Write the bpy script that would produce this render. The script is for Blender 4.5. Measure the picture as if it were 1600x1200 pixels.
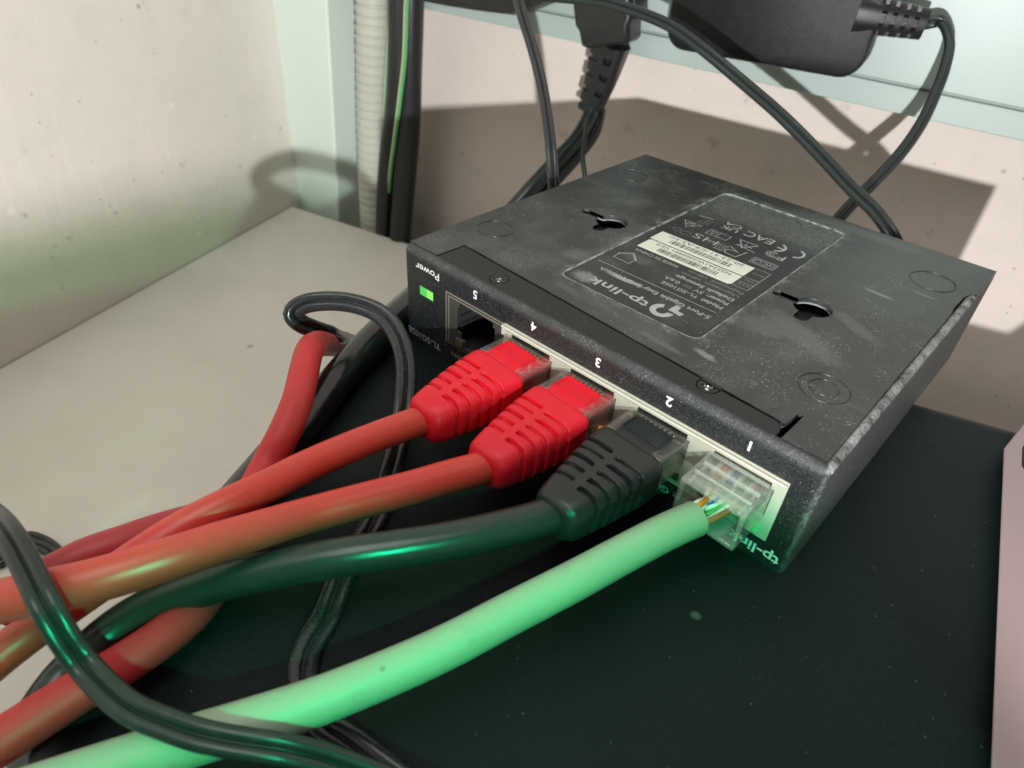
import bpy, bmesh, math, random
from mathutils import Vector, Matrix

random.seed(7)
S = 0.001                                   # everything below is written in millimetres
for o in list(bpy.data.objects):
    bpy.data.objects.remove(o)
scene = bpy.context.scene
COL = scene.collection

# measured camera pose and measured cable runs, all in millimetres of the place
CAM_LOC = (111.987, -87.9972, 91.1891)
CAM_RIGHT = (0.724471, 0.686928, 0.0571946)
CAM_DOWN = (0.452449, -0.411293, -0.791282)
CAM_FWD = (-0.520031, 0.599139, -0.60877)
CAM_F = 1059.31
PATHS = {
  'RED4': [(37.85, -25.18, 8.6), (36.66, -29.86, 8.4), (34.89, -39.26, 8.5), (33.59, -48.82, 8.5), (33.95, -56.1, 9.2), (33.62, -63.54, 9.6), (32.86, -68.42, 9.0), (32.18, -73.23, 8.0), (31.56, -78.01, 6.6), (31.03, -84.46, 5.0), (29.37, -90.7, 2.0), (29.59, -95.87, 1.0), (30.25, -100.91, 0.0)],
  'RED3': [(54.17, -27.05, 8.6), (51.66, -33.22, 8.4), (49.28, -39.6, 8.4), (46.03, -47.47, 8.5), (43.4, -55.16, 9.0), (42.94, -61.18, 10.8), (42.52, -67.61, 12.8), (42.16, -73.51, 14.4), (40.65, -79.47, 15.0), (38.66, -84.22, 15.0), (35.36, -88.66, 14.0), (31.4, -92.51, 12.0), (28.44, -96.34, 11.0)],
  'BLK2': [(69.34, -26.85, 8.6), (66.43, -33.04, 8.2), (61.62, -42.28, 8.2), (57.47, -48.89, 8.2), (53.67, -54.32, 8.0), (49.56, -59.48, 7.0), (44.85, -65.37, 5.5), (41.54, -69.89, 4.4), (38.64, -74.64, 3.0), (36.5, -79.69, 1.5), (35.88, -84.27, 0.3), (36.83, -88.21, -0.2), (38.77, -92.17, -0.2), (39.36, -95.46, -2.5), (37.07, -98.82, -10.0)],
  'WHT1': [(85.88, -10.11, 8.0), (84.06, -15.88, 8.0), (81.5, -26.14, 8.0), (79.82, -33.4, 8.0), (76.89, -44.02, 7.6), (74.36, -53.85, 7.4), (71.55, -62.4, 7.3), (68.66, -70.08, 7.3), (66.74, -74.27, 7.3), (64.83, -78.27, 7.3), (62.1, -83.34, 7.0), (58.88, -89.49, 6.5), (55.78, -95.38, 6.0), (53.21, -100.98, 6.0)],
  'REDLOOP': [(-28.83, 7.29, -32.0), (-25.59, -0.31, -22.0), (-15.73, -10.16, -10.0), (-5.91, -19.43, 0.0), (-0.52, -24.76, 5.0), (6.69, -30.7, 9.0), (18.94, -41.5, 9.0), (22.25, -46.91, 6.5), (23.37, -51.12, 3.2), (25.85, -55.29, 2.0), (29.07, -60.03, 1.2), (32.91, -65.08, 0.6), (38.71, -71.13, 0.4), (41.09, -75.4, 0.8), (42.52, -80.5, 1.6), (43.15, -85.78, 2.2), (43.34, -90.55, 2.6), (43.67, -95.76, 3.0), (43.76, -99.29, 3.0), (43.9, -103.3, 3.0)],
  'REDSTRIP': [(16.68, -49.95, -14.0), (19.89, -56.77, -8.0), (23.15, -62.79, -2.0), (24.31, -67.19, 1.0), (23.92, -72.01, 2.2), (23.59, -76.66, 3.0), (22.59, -80.96, 3.2), (22.28, -85.0, 3.0), (21.4, -88.96, 2.0), (20.96, -93.71, 0.0)],
  'TWINLOOP': [(-38.95, 18.39, -36.0), (-28.6, 4.57, -22.0), (-19.08, -4.58, -12.0), (-7.87, -15.95, 0.0), (-6.75, -21.35, 4.5), (-7.26, -24.56, 7.5), (-7.49, -25.63, 10.0), (-6.28, -23.53, 12.0), (-2.31, -19.04, 13.0), (3.06, -15.34, 13.0), (8.72, -13.22, 12.0), (14.71, -13.96, 10.0), (21.12, -17.27, 7.5), (26.97, -22.56, 4.5), (31.8, -27.95, 1.5), (36.71, -34.03, -0.4), (40.46, -39.13, -1.5), (43.55, -43.95, -2.0), (46.38, -49.42, -2.0), (48.8, -53.95, -2.0), (53.54, -60.35, -2.0), (55.9, -64.94, -2.0), (58.78, -67.66, -2.0), (62.24, -69.08, -2.0), (66.23, -69.7, -2.0), (71.35, -68.51, -2.0), (76.01, -67.6, -2.0), (81.12, -66.52, -2.0), (86.72, -65.08, -2.0)],
  'EDGECABLE': [(-40, 110, -30), (-30, 75, -14), (-21, 48, -5), (-14.5, 28, -0.6), (-5.48, 3.87, 0.4), (-0.53, -7.99, 0.5), (6.21, -22.33, 0.5), (13.63, -36.05, 0.4), (19.52, -47.5, 0.2), (23.66, -56.05, -0.1), (27.41, -64.72, -0.8), (29.46, -71.6, -2.5), (28.15, -76.86, -9.0), (23.28, -80.36, -20.0)],
  'TWINFRONT': [(-22.83, -105.73, 0.0), (-6.99, -96.95, 8.0), (6.53, -91.57, 13.0), (15.85, -89.3, 15.0), (29.12, -88.16, 20.0), (36.36, -88.23, 20.5), (43.29, -88.58, 20.0), (46.54, -88.69, 17.0), (48.82, -88.44, 14.0), (53.48, -87.77, 13.5), (57.86, -86.77, 13.4), (61.89, -84.89, 13.3), (65.78, -82.81, 13.2), (68.99, -80.48, 12.9), (72.77, -77.19, 12.0), (75.65, -74.43, 10.0), (79.0, -71.83, 8.0), (83.36, -68.97, 6.0), (92.43, -64.36, 4.0), (102.59, -60.06, 1.0), (110.48, -58.18, -1.0)],
  'THINPAIR': [(-96.69, -98.74, -96.0), (-94.68, -93.06, -96.0), (-98.88, -88.11, -96.0), (-100.07, -84.71, -96.0), (-96.25, -82.28, -96.0), (-90.92, -80.59, -96.0), (-85.96, -79.97, -96.0), (-79.03, -80.47, -96.0), (-70.12, -81.75, -96.0)],
  'THINPAIRB': [(-103.06, -96.63, -95.0), (-98.95, -92.36, -95.0), (-95.51, -88.79, -95.0), (-94.14, -85.48, -95.0), (-92.34, -83.23, -95.0), (-87.92, -81.65, -95.0), (-83.32, -81.31, -95.0), (-77.81, -82.08, -95.0)],
  'CORDLEFT': [(-60.43, 95.91, 66.3), (-54.31, 91.72, 60.24), (-47.85, 87.99, 54.32), (-38.27, 83.34, 46.49), (-29.32, 78.35, 38.87), (-20.04, 71.73, 30.99), (-11.98, 65.11, 24.16), (-7.79, 62.05, 17.57), (-5.92, 61.49, 10.5)],
  'CORDMID': [(-83.37, 121.19, 53.28), (-65.94, 129.84, 53.48), (-51.14, 133.31, 54.1), (-34.4, 133.34, 52.97), (-20.76, 133.01, 50.86), (-6.33, 131.2, 46.61), (10.25, 129.39, 40.52), (27.08, 125.12, 35.08), (43.57, 119.94, 29.03), (57.22, 113.71, 24.39), (67.05, 109.33, 21.54), (73.95, 105.37, 18.32), (78.75, 106.7, 12.24)],
  'CORDADAPT': [(35.61, 199.35, 58.14), (41.76, 200.07, 56.88), (48.09, 194.71, 52.76), (52.07, 185.71, 47.08), (54.69, 175.92, 40.13), (56.56, 165.28, 32.99), (56.97, 153.98, 26.45), (56.21, 142.62, 20.85), (55.15, 131.82, 16.05), (54.28, 122.65, 11.06), (54.12, 116.81, 5.45)],
  'CORDTHICK': [(-80.15, 175.17, 6.74), (-78.0, 171.37, 2.81), (-74.06, 159.07, -4.44), (-71.77, 142.78, -10.94), (-70.38, 126.23, -18.57), (-70.99, 114.75, -26.05)],
  'CORDTHICKB': [(-78.28, 178.3, 3.29), (-74.39, 171.01, -3.92), (-71.41, 155.76, -11.62), (-70.06, 138.63, -19.78), (-68.77, 124.69, -28.02)],
  'CORDTHIN': [(-70.93, 159.31, 4.61), (-66.53, 153.64, -1.44), (-60.98, 146.41, -6.73), (-55.31, 142.19, -12.45), (-51.44, 140.14, -17.76)],
  'CONDUIT': [(-219.47, 159.72, 52.33), (-219.79, 159.65, 29.4), (-222.48, 159.03, -2.43), (-225.5, 158.33, -38.09), (-227.88, 157.78, -78.06), (-228.72, 157.59, -113.46), (-227.77, 157.81, -157.16)],
  'MAINSA': [(-192.96, 156.61, 55.06), (-194.17, 156.33, 33.17), (-195.48, 156.03, 9.34), (-198.65, 155.29, -17.0), (-204.67, 153.9, -42.91), (-209.36, 152.82, -70.95), (-212.47, 152.1, -101.22), (-215.53, 151.4, -144.18)],
  'MAINSB': [(-185.46, 158.34, 55.78), (-186.34, 158.14, 34.14), (-187.96, 157.76, 4.35), (-190.64, 157.14, -29.13), (-194.68, 156.21, -59.37), (-198.47, 155.34, -88.54), (-203.71, 154.13, -140.02)],
  'EARTH': [(-177.67, 150.9, 51.65), (-179.98, 150.37, 32.77), (-182.22, 149.85, 9.42), (-187.6, 149.63, -13.62), (-192.67, 149.49, -33.47), (-198.4, 150.22, -51.51), (-204.38, 151.92, -69.15)],
  'PALEWIRE': [(-200.42, 155.91, 43.55), (-201.75, 155.6, 23.43), (-203.82, 155.13, 4.79), (-207.96, 155.2, -15.69), (-212.68, 156.16, -34.48)],
}
GEO = {
  'RAIL_BOT': [(-189.31, 164.63, 30.16), (78.48, 226.46, 20.98)],
  'RAIL_LINE': [(-118.52, 180.98, 38.74), (73.8, 225.38, 31.59)],
  'COL': [(-288.86, 138.57, 21.13), (-294.81, 137.2, -104.58), (-245.89, 148.49, 26.47), (-253.52, 146.73, -105.47)],
  'SHELF': [(-282.28, 129.87, -98.0), (-210.01, -61.09, -98.0), (-184.25, 154.71, -98.0)],
  'PINK': [(134.22, -11.64, 0.0), (118.79, 62.33, 0.0), (119.86, 75.53, 0.0), (121.03, 67.64, 0.0), (123.02, 57.2, 0.0)],
  'BLACKTOP': [(-167.86, 145.98, 37.48), (-150.12, 150.08, 37.09), (-129.79, 154.77, 37.41), (-115.25, 158.13, 38.08), (-106.19, 160.22, 42.24), (-96.6, 162.43, 46.34)],
  'ADAPT': [(-45.7, 172.13, 37.05), (-48.29, 171.53, 52.48), (19.05, 187.08, 36.92), (23.34, 188.07, 50.59), (24.74, 188.39, 61.56)],
  'IEC': [(-80.47, 174.37, 57.07), (-74.7, 175.7, 32.6), (-80.77, 174.3, 3.36)],
  'RELIEF': [(21.91, 192.19, 56.22), (37.99, 198.66, 55.43)],
}


# ------------------------------------------------------------------ camera, world, lamps, exposure
cam_data = bpy.data.cameras.new('camera')
cam = bpy.data.objects.new('camera', cam_data)
COL.objects.link(cam)
r, d, f = Vector(CAM_RIGHT), Vector(CAM_DOWN), Vector(CAM_FWD)
mw = Matrix(((r.x, -d.x, -f.x, CAM_LOC[0]*S), (r.y, -d.y, -f.y, CAM_LOC[1]*S), (r.z, -d.z, -f.z, CAM_LOC[2]*S), (0, 0, 0, 1)))
cam.matrix_world = mw
cam_data.sensor_width = 36.0
cam_data.lens = CAM_F/1600*36.0
cam_data.clip_start = 0.002
cam_data.clip_end = 20.0
cam_data.dof.use_dof = True
cam_data.dof.focus_distance = 0.135
cam_data.dof.aperture_fstop = 30.0
scene.camera = cam

world = bpy.data.worlds.new('World')
scene.world = world
world.use_nodes = True
bg = world.node_tree.nodes['Background']
bg.inputs[0].default_value = (1.0, 0.96, 0.92, 1)
bg.inputs[1].default_value = 0.115

scene.view_settings.view_transform = 'Standard'
scene.view_settings.look = 'None'
scene.view_settings.exposure = 0.0
scene.view_settings.gamma = 1.0

LAMP = Vector((131.2, -94.3, 52.0))

def aim(o, direction):
    o.rotation_euler = Vector(direction).to_track_quat('-Z', 'Y').to_euler()

# a hand torch held just under the camera: white upper beam, green filtered lower beam, a soft line between them
torch = bpy.data.lights.new('torch', 'POINT')
torch.energy = 6.0
torch.shadow_soft_size = 1.6*S
torch.use_nodes = True
nt = torch.node_tree
em = nt.nodes['Emission']
fo = nt.nodes.new('ShaderNodeLightFalloff'); fo.inputs['Strength'].default_value = 1.0
geo_ = nt.nodes.new('ShaderNodeNewGeometry')
dt = nt.nodes.new('ShaderNodeVectorMath'); dt.operation = 'DOT_PRODUCT'; dt.inputs[1].default_value = (0.25, -0.05, 1.0)
nt.links.new(geo_.outputs['Incoming'], dt.inputs[0])
def ramp(a_, b_, lo, hi, src=dt):
    k = nt.nodes.new('ShaderNodeMapRange'); k.interpolation_type = 'SMOOTHSTEP'
    k.inputs[1].default_value = a_; k.inputs[2].default_value = b_; k.inputs[3].default_value = lo; k.inputs[4].default_value = hi
    nt.links.new(src.outputs['Value'], k.inputs[0])
    return k.outputs[0]
def lmath(op, p, q):
    k = nt.nodes.new('ShaderNodeMath'); k.operation = op
    for i_, v_ in enumerate((p, q)):
        if isinstance(v_, float): k.inputs[i_].default_value = v_
        else: nt.links.new(v_, k.inputs[i_])
    return k.outputs[0]
white_part = ramp(-0.562, -0.448, 0.0, 1.0)
dt2 = nt.nodes.new('ShaderNodeVectorMath'); dt2.operation = 'DOT_PRODUCT'; dt2.inputs[1].default_value = (0.12, -0.05, 1.0)
nt.links.new(geo_.outputs['Incoming'], dt2.inputs[0])
green_part = ramp(-0.52, -0.44, 0.0, 0.32, dt2)
mg = nt.nodes.new('ShaderNodeMix'); mg.data_type = 'RGBA'
mg.inputs[6].default_value = (0, 0, 0, 1); mg.inputs[7].default_value = (0.05, 0.50, 0.21, 1)
nt.links.new(green_part, mg.inputs[0])
mx_ = nt.nodes.new('ShaderNodeMix'); mx_.data_type = 'RGBA'
mx_.inputs[7].default_value = (0.985, 0.99, 0.985, 1)
nt.links.new(white_part, mx_.inputs[0]); nt.links.new(mg.outputs[2], mx_.inputs[6])
nt.links.new(mx_.outputs[2], em.inputs['Color'])
nt.links.new(lmath('ADD', fo.outputs['Linear'], lmath('MULTIPLY', fo.outputs['Constant'], 3.4)), em.inputs['Strength'])
to = bpy.data.objects.new('torch', torch)
COL.objects.link(to)
to.location = LAMP*S

# the green beam: a second small lamp close under the lens, its cone tipped down
green = bpy.data.lights.new('green_beam', 'POINT')
green.energy = 0.60
green.shadow_soft_size = 1.2*S
green.use_nodes = True
nt = green.node_tree
em = nt.nodes['Emission']
fo = nt.nodes.new('ShaderNodeLightFalloff'); fo.inputs['Strength'].default_value = 1.0
geo_ = nt.nodes.new('ShaderNodeNewGeometry')
dt = nt.nodes.new('ShaderNodeVectorMath'); dt.operation = 'DOT_PRODUCT'
dt.inputs[1].default_value = CAM_DOWN
nt.links.new(geo_.outputs['Incoming'], dt.inputs[0])
em.inputs['Color'].default_value = (0.0, 0.80, 0.34, 1)
dr = nt.nodes.new('ShaderNodeVectorMath'); dr.operation = 'DOT_PRODUCT'; dr.inputs[1].default_value = CAM_RIGHT
nt.links.new(geo_.outputs['Incoming'], dr.inputs[0])
left_ = lmath('MULTIPLY', lmath('MAXIMUM', lmath('SUBTRACT', -0.44, dr.outputs['Value']), 0.0), -0.4)
right_ = lmath('MULTIPLY', lmath('MAXIMUM', lmath('SUBTRACT', dr.outputs['Value'], 0.42), 0.0), 2.0)
low_ = lmath('SUBTRACT', lmath('ADD', dt.outputs['Value'], left_), right_)
cone = nt.nodes.new('ShaderNodeMapRange'); cone.interpolation_type = 'SMOOTHSTEP'
cone.inputs[1].default_value = -0.045; cone.inputs[2].default_value = 0.025
nt.links.new(low_, cone.inputs[0])
nt.links.new(lmath('MULTIPLY', lmath('MULTIPLY', fo.outputs['Quadratic'], ramp(0.03, 0.42, 1.0, 0.40, dt)), cone.outputs[0]), em.inputs['Strength'])
go = bpy.data.objects.new('green_beam', green)
COL.objects.link(go)
go.location = Vector((121.0, -96.2, 75.4))*S

room = bpy.data.lights.new('room_light', 'AREA')
room.shape = 'DISK'
room.size = 0.6
room.energy = 4.2
room.color = (1.0, 0.97, 0.94)
ro = bpy.data.objects.new('room_light', room)
COL.objects.link(ro)
ro.location = (0.05, -0.28, 1.0)
aim(ro, (-0.15, 0.22, -1.0))

# ------------------------------------------------------------------ node graph helper
class G:
    def __init__(self, name):
        self.mat = bpy.data.materials.new(name)
        self.mat.use_nodes = True
        self.nt = self.mat.node_tree
        self.n = self.nt.nodes
        self.bsdf = self.n['Principled BSDF']
        self.out = self.n['Material Output']
        tc = self.n.new('ShaderNodeTexCoord')
        vm = self.n.new('ShaderNodeVectorMath'); vm.operation = 'SCALE'
        self.nt.links.new(tc.outputs['Object'], vm.inputs[0])
        vm.inputs['Scale'].default_value = 1000.0
        self.co = vm.outputs[0]                       # object coordinates in millimetres
        self._xyz = None
    def put(self, sock, v):
        if isinstance(v, bpy.types.NodeSocket):
            self.nt.links.new(v, sock)
        elif isinstance(v, (tuple, list)):
            sock.default_value = tuple(v) + (1.0,) if len(v) == 3 and len(sock.default_value) == 4 else tuple(v)
        else:
            sock.default_value = v
    def xyz(self):
        if self._xyz is None:
            s = self.n.new('ShaderNodeSeparateXYZ')
            self.nt.links.new(self.co, s.inputs[0])
            self._xyz = s.outputs[0], s.outputs[1], s.outputs[2]
        return self._xyz
    def m(self, op, a, b=0.0, c=None, clamp=False):
        k = self.n.new('ShaderNodeMath'); k.operation = op; k.use_clamp = clamp
        self.put(k.inputs[0], a); self.put(k.inputs[1], b)
        if c is not None: self.put(k.inputs[2], c)
        return k.outputs[0]
    def noise(self, scale, detail=3.0, rough=0.55, vec=None, dist=0.0):
        k = self.n.new('ShaderNodeTexNoise')
        self.put(k.inputs['Vector'], vec or self.co)
        k.inputs['Scale'].default_value = scale
        k.inputs['Detail'].default_value = detail
        k.inputs['Roughness'].default_value = rough
        k.inputs['Distortion'].default_value = dist
        return k.outputs[0]
    def vor(self, scale, vec=None, feature='F1', rnd=1.0):
        k = self.n.new('ShaderNodeTexVoronoi'); k.feature = feature
        self.put(k.inputs['Vector'], vec or self.co)
        k.inputs['Scale'].default_value = scale
        k.inputs['Randomness'].default_value = rnd
        return k.outputs['Distance']
    def vcol(self, scale, vec=None):
        k = self.n.new('ShaderNodeTexVoronoi')
        self.put(k.inputs['Vector'], vec or self.co)
        k.inputs['Scale'].default_value = scale
        s = self.n.new('ShaderNodeSeparateColor')
        self.nt.links.new(k.outputs['Color'], s.inputs[0])
        return s.outputs[0]
    def stretch(self, sx, sy, sz):
        k = self.n.new('ShaderNodeVectorMath'); k.operation = 'MULTIPLY'
        self.nt.links.new(self.co, k.inputs[0]); k.inputs[1].default_value = (sx, sy, sz)
        return k.outputs[0]
    def step(self, v, a, b, lo=0.0, hi=1.0):
        k = self.n.new('ShaderNodeMapRange'); k.interpolation_type = 'SMOOTHSTEP'
        self.put(k.inputs[0], v)
        k.inputs[1].default_value = a; k.inputs[2].default_value = b
        k.inputs[3].default_value = lo; k.inputs[4].default_value = hi
        return k.outputs[0]
    def mix(self, fac, a, b):
        k = self.n.new('ShaderNodeMix'); k.data_type = 'RGBA'
        self.put(k.inputs[0], fac); self.put(k.inputs[6], a); self.put(k.inputs[7], b)
        return k.outputs[2]
    def ellipse(self, cx, cy, rx, ry, deg, ragged=0.5, axes=(0, 1)):
        q = self.xyz()
        x = self.m('SUBTRACT', q[axes[0]], cx); y = self.m('SUBTRACT', q[axes[1]], cy)
        c, s = math.cos(math.radians(deg)), math.sin(math.radians(deg))
        u = self.m('ADD', self.m('MULTIPLY', x, c/rx), self.m('MULTIPLY', y, s/rx))
        v = self.m('ADD', self.m('MULTIPLY', x, -s/ry), self.m('MULTIPLY', y, c/ry))
        dd = self.m('SQRT', self.m('ADD', self.m('MULTIPLY', u, u), self.m('MULTIPLY', v, v)))
        dd = self.m('ADD', dd, self.m('MULTIPLY', self.m('SUBTRACT', self.noise(1.1, 4, 0.7), 0.5), ragged*2))
        return self.step(dd, 1.0, 0.35)
    def set(self, base=None, rough=None, metallic=None, spec=None, **kw):
        b = self.bsdf.inputs
        if base is not None: self.put(b['Base Color'], base)
        if rough is not None: self.put(b['Roughness'], rough)
        if metallic is not None: self.put(b['Metallic'], metallic)
        if spec is not None: self.put(b['Specular IOR Level'], spec)
        for k, v in kw.items(): self.put(b[k.replace('_', ' ')], v)
        return self
    def bump(self, h, strength=0.3, dist=0.1):
        k = self.n.new('ShaderNodeBump')
        k.inputs['Strength'].default_value = strength
        k.inputs['Distance'].default_value = dist*S
        self.put(k.inputs['Height'], h)
        self.nt.links.new(k.outputs[0], self.bsdf.inputs['Normal'])
        return self

def plain(name, col, rough=0.5, metallic=0.0, spec=0.5, var=0.12, vs=0.6, bump=0.0, bs=6.0, dust=0.0):
    g = G(name)
    v = g.noise(vs, 4)
    c = g.mix(v, tuple(x*(1-var) for x in col), tuple(min(1, x*(1+var)) for x in col))
    if dust:
        sp = g.step(g.m('ADD', g.vor(2.2), g.m('MULTIPLY', g.noise(0.35, 3), 0.35)), 0.34, 0.20)
        c = g.mix(g.m('MULTIPLY', sp, dust), c, (0.42, 0.42, 0.37))
        haze_ = g.step(g.noise(0.22, 5, 0.65), 0.45, 0.8)
        c = g.mix(g.m('MULTIPLY', haze_, dust*0.25), c, (0.40, 0.40, 0.36))
    g.set(c, rough, metallic, spec)
    if bump: g.bump(g.noise(bs, 3), bump)
    return g.mat

# ------------------------------------------------------------------ materials
OX, OY, OZ = 49.9, 48.15, -3.2             # the switch's own origin

def mat_switch_cover():
    g = G('dusty_black_steel')
    x, y, z = g.xyz()
    px = g.m('ADD', x, OX); py = g.m('ADD', y, OY)
    base = g.mix(g.noise(0.08, 4), (0.0065, 0.0095, 0.0092), (0.0115, 0.0160, 0.0152))
    # dust settled along the rim of the sunken label
    ax = g.m('SUBTRACT', g.m('ABSOLUTE', g.m('SUBTRACT', px, 49.9)), 14.8)
    ay = g.m('SUBTRACT', g.m('ABSOLUTE', g.m('SUBTRACT', py, 52.2)), 33.8)
    mx = g.m('MAXIMUM', ax, 0.0); my = g.m('MAXIMUM', ay, 0.0)
    sdf = g.m('SUBTRACT', g.m('SQRT', g.m('ADD', g.m('MULTIPLY', mx, mx), g.m('MULTIPLY', my, my))), 2.2)
    wob = g.m('ADD', sdf, g.m('MULTIPLY', g.m('SUBTRACT', g.noise(0.6, 4), 0.5), 2.0))
    rim = g.m('MULTIPLY', g.step(wob, 4.0, 0.0), g.step(g.noise(0.25, 5, 0.7), 0.35, 0.7))
    line = g.step(g.m('ABSOLUTE', g.m('SUBTRACT', sdf, 0.15)), 0.33, 0.08)
    line = g.m('MULTIPLY', line, g.step(g.noise(0.35, 5, 0.75), 0.36, 0.56))
    patch = g.step(g.noise(0.055, 6, 0.68, dist=0.6), 0.46, 0.72)
    fine = g.step(g.noise(2.6, 4, 0.75), 0.5, 0.75)
    film = g.m('ADD', g.m('ADD', 0.006, g.m('MULTIPLY', patch, 0.075)), g.m('MULTIPLY', g.m('MULTIPLY', g.m('ADD', patch, 0.15), fine), 0.30))
    sp1 = g.step(g.vor(0.95), 0.16, 0.07)
    sp1 = g.m('MULTIPLY', g.m('MULTIPLY', sp1, g.step(g.vcol(0.95), 0.35, 0.75)), g.step(g.noise(0.06, 5, 0.65), 0.42, 0.60))
    sp2 = g.m('MULTIPLY', g.step(g.vor(2.0), 0.30, 0.14), g.step(g.noise(0.10, 6, 0.7, dist=0.8), 0.47, 0.62))
    hair = g.step(g.m('ABSOLUTE', g.m('SUBTRACT', g.noise(0.33, 1.5, 0.5, dist=1.5), 0.5)), 0.0035, 0.001)
    hair = g.m('MULTIPLY', hair, g.step(g.noise(0.2, 3), 0.55, 0.65))
    tot = g.m('MAXIMUM', film, g.m('MULTIPLY', rim, g.m('ADD', 0.12, g.m('MULTIPLY', g.step(g.noise(1.3, 5, 0.8), 0.42, 0.7), 0.6))))
    tot = g.m('MAXIMUM', tot, g.m('MULTIPLY', line, 0.66))
    tot = g.m('MAXIMUM', tot, g.m('MULTIPLY', sp1, 0.75))
    tot = g.m('MAXIMUM', tot, g.m('MULTIPLY', sp2, 0.62))
    tot = g.m('MAXIMUM', tot, g.m('MULTIPLY', hair, 0.5))
    # rubbed smears; the large faint ellipse on the right is painted-in sheen
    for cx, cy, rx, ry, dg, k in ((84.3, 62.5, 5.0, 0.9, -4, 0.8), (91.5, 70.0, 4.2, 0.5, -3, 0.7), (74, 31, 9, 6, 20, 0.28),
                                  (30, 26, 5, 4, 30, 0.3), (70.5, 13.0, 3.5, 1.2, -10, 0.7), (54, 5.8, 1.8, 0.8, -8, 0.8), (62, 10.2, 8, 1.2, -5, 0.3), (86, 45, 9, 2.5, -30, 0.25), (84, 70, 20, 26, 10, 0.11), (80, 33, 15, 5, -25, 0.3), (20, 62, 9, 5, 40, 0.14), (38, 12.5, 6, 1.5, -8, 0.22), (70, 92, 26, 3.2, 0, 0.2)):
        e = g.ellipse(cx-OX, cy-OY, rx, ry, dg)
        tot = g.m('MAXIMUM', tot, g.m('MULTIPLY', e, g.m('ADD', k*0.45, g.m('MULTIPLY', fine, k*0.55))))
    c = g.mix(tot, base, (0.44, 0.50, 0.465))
    g.set(c, g.m('ADD', 0.33, g.m('MULTIPLY', tot, 0.4)), 0.0, 0.75)
    g.bump(g.m('ADD', g.noise(5.0, 3), tot), 0.25, 0.06)
    return g.mat

def mat_switch_case():
    g = G('speckled_black_paint')
    x, y, z = g.xyz()
    base = g.mix(g.noise(0.1, 3), (0.006, 0.0082, 0.0085), (0.0095, 0.0122, 0.0125))
    grain = g.step(g.noise(3.4, 2.5, 0.7), 0.50, 0.70)
    grain2 = g.step(g.vor(3.2), 0.24, 0.10)
    sp = g.m('MULTIPLY', g.step(g.vor(0.9), 0.12, 0.06), g.step(g.vcol(0.9), 0.55, 0.7))
    ed = g.m('MULTIPLY', g.step(g.m('ADD', z, g.m('MULTIPLY', g.noise(0.5, 4), 1.6)), 23.2, 24.9), g.step(y, -46.3, -47.6))     # worn, dusty bend under the top edge
    side = g.step(g.m('ADD', x, g.m('MULTIPLY', g.noise(0.8, 4), 1.0)), 49.2, 50.2)
    dust = g.m('MAXIMUM', g.m('MULTIPLY', grain, 0.105), g.m('MULTIPLY', grain2, 0.12))
    flat = g.step(z, 24.75, 24.95, 1.0, 0.45)
    dust = g.m('MAXIMUM', g.m('MULTIPLY', dust, flat), g.m('MULTIPLY', sp, 0.6))
    dust = g.m('MAXIMUM', dust, g.m('MULTIPLY', ed, g.m('ADD', 0.05, g.m('MULTIPLY', g.step(g.noise(2.6, 4, 0.75), 0.42, 0.72), g.step(g.noise(0.12, 3), 0.35, 0.7, 0.05, 0.30)))))
    dust = g.m('MAXIMUM', dust, g.m('MULTIPLY', side, g.m('ADD', g.m('MULTIPLY', g.step(g.noise(1.5, 5, 0.8), 0.35, 0.72), 0.42), g.m('ADD', 0.05, g.m('MULTIPLY', g.step(z, 23.2, 24.3), 0.40)))))
    c = g.mix(dust, base, (0.43, 0.465, 0.46))
    g.set(c, 0.5, 0.0, 0.5)
    g.bump(g.noise(3.4, 2.5, 0.7), 0.9, 0.12)
    return g.mat

def mat_label():
    g = G('printed_label_film')
    base = g.mix(g.noise(0.1, 3), (0.012, 0.0165, 0.0175), (0.018, 0.0245, 0.0248))
    patch = g.m('MULTIPLY', g.step(g.noise(0.09, 5, 0.65), 0.42, 0.7), g.step(g.noise(2.0, 4, 0.7), 0.35, 0.8))
    x, y, z = g.xyz()
    back = g.m('MULTIPLY', g.step(g.m('ADD', y, g.m('MULTIPLY', g.noise(0.2, 3), 10)), 22, 36), g.step(g.noise(1.6, 5, 0.7), 0.3, 0.75))
    sp = g.m('MULTIPLY', g.step(g.vor(0.8), 0.14, 0.07), g.step(g.vcol(0.8), 0.6, 0.75))
    d_ = g.m('MAXIMUM', g.m('MULTIPLY', patch, 0.22), g.m('MAXIMUM', g.m('MULTIPLY', sp, 0.6), g.m('MULTIPLY', back, 0.35)))
    for cx, cy, rx, ry, dg, k in ((43.5, 25.5, 5.5, 1.0, 3, 0.8), (40, 36, 6, 3, 0, 0.12), (37, 20, 4, 3, 0, 0.4)):
        d_ = g.m('MAXIMUM', d_, g.m('MULTIPLY', g.ellipse(cx-OX, cy-OY, rx, ry, dg), k))
    g.set(g.mix(d_, base, (0.40, 0.45, 0.42)), 0.38, 0.0, 0.5)
    return g.mat

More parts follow.
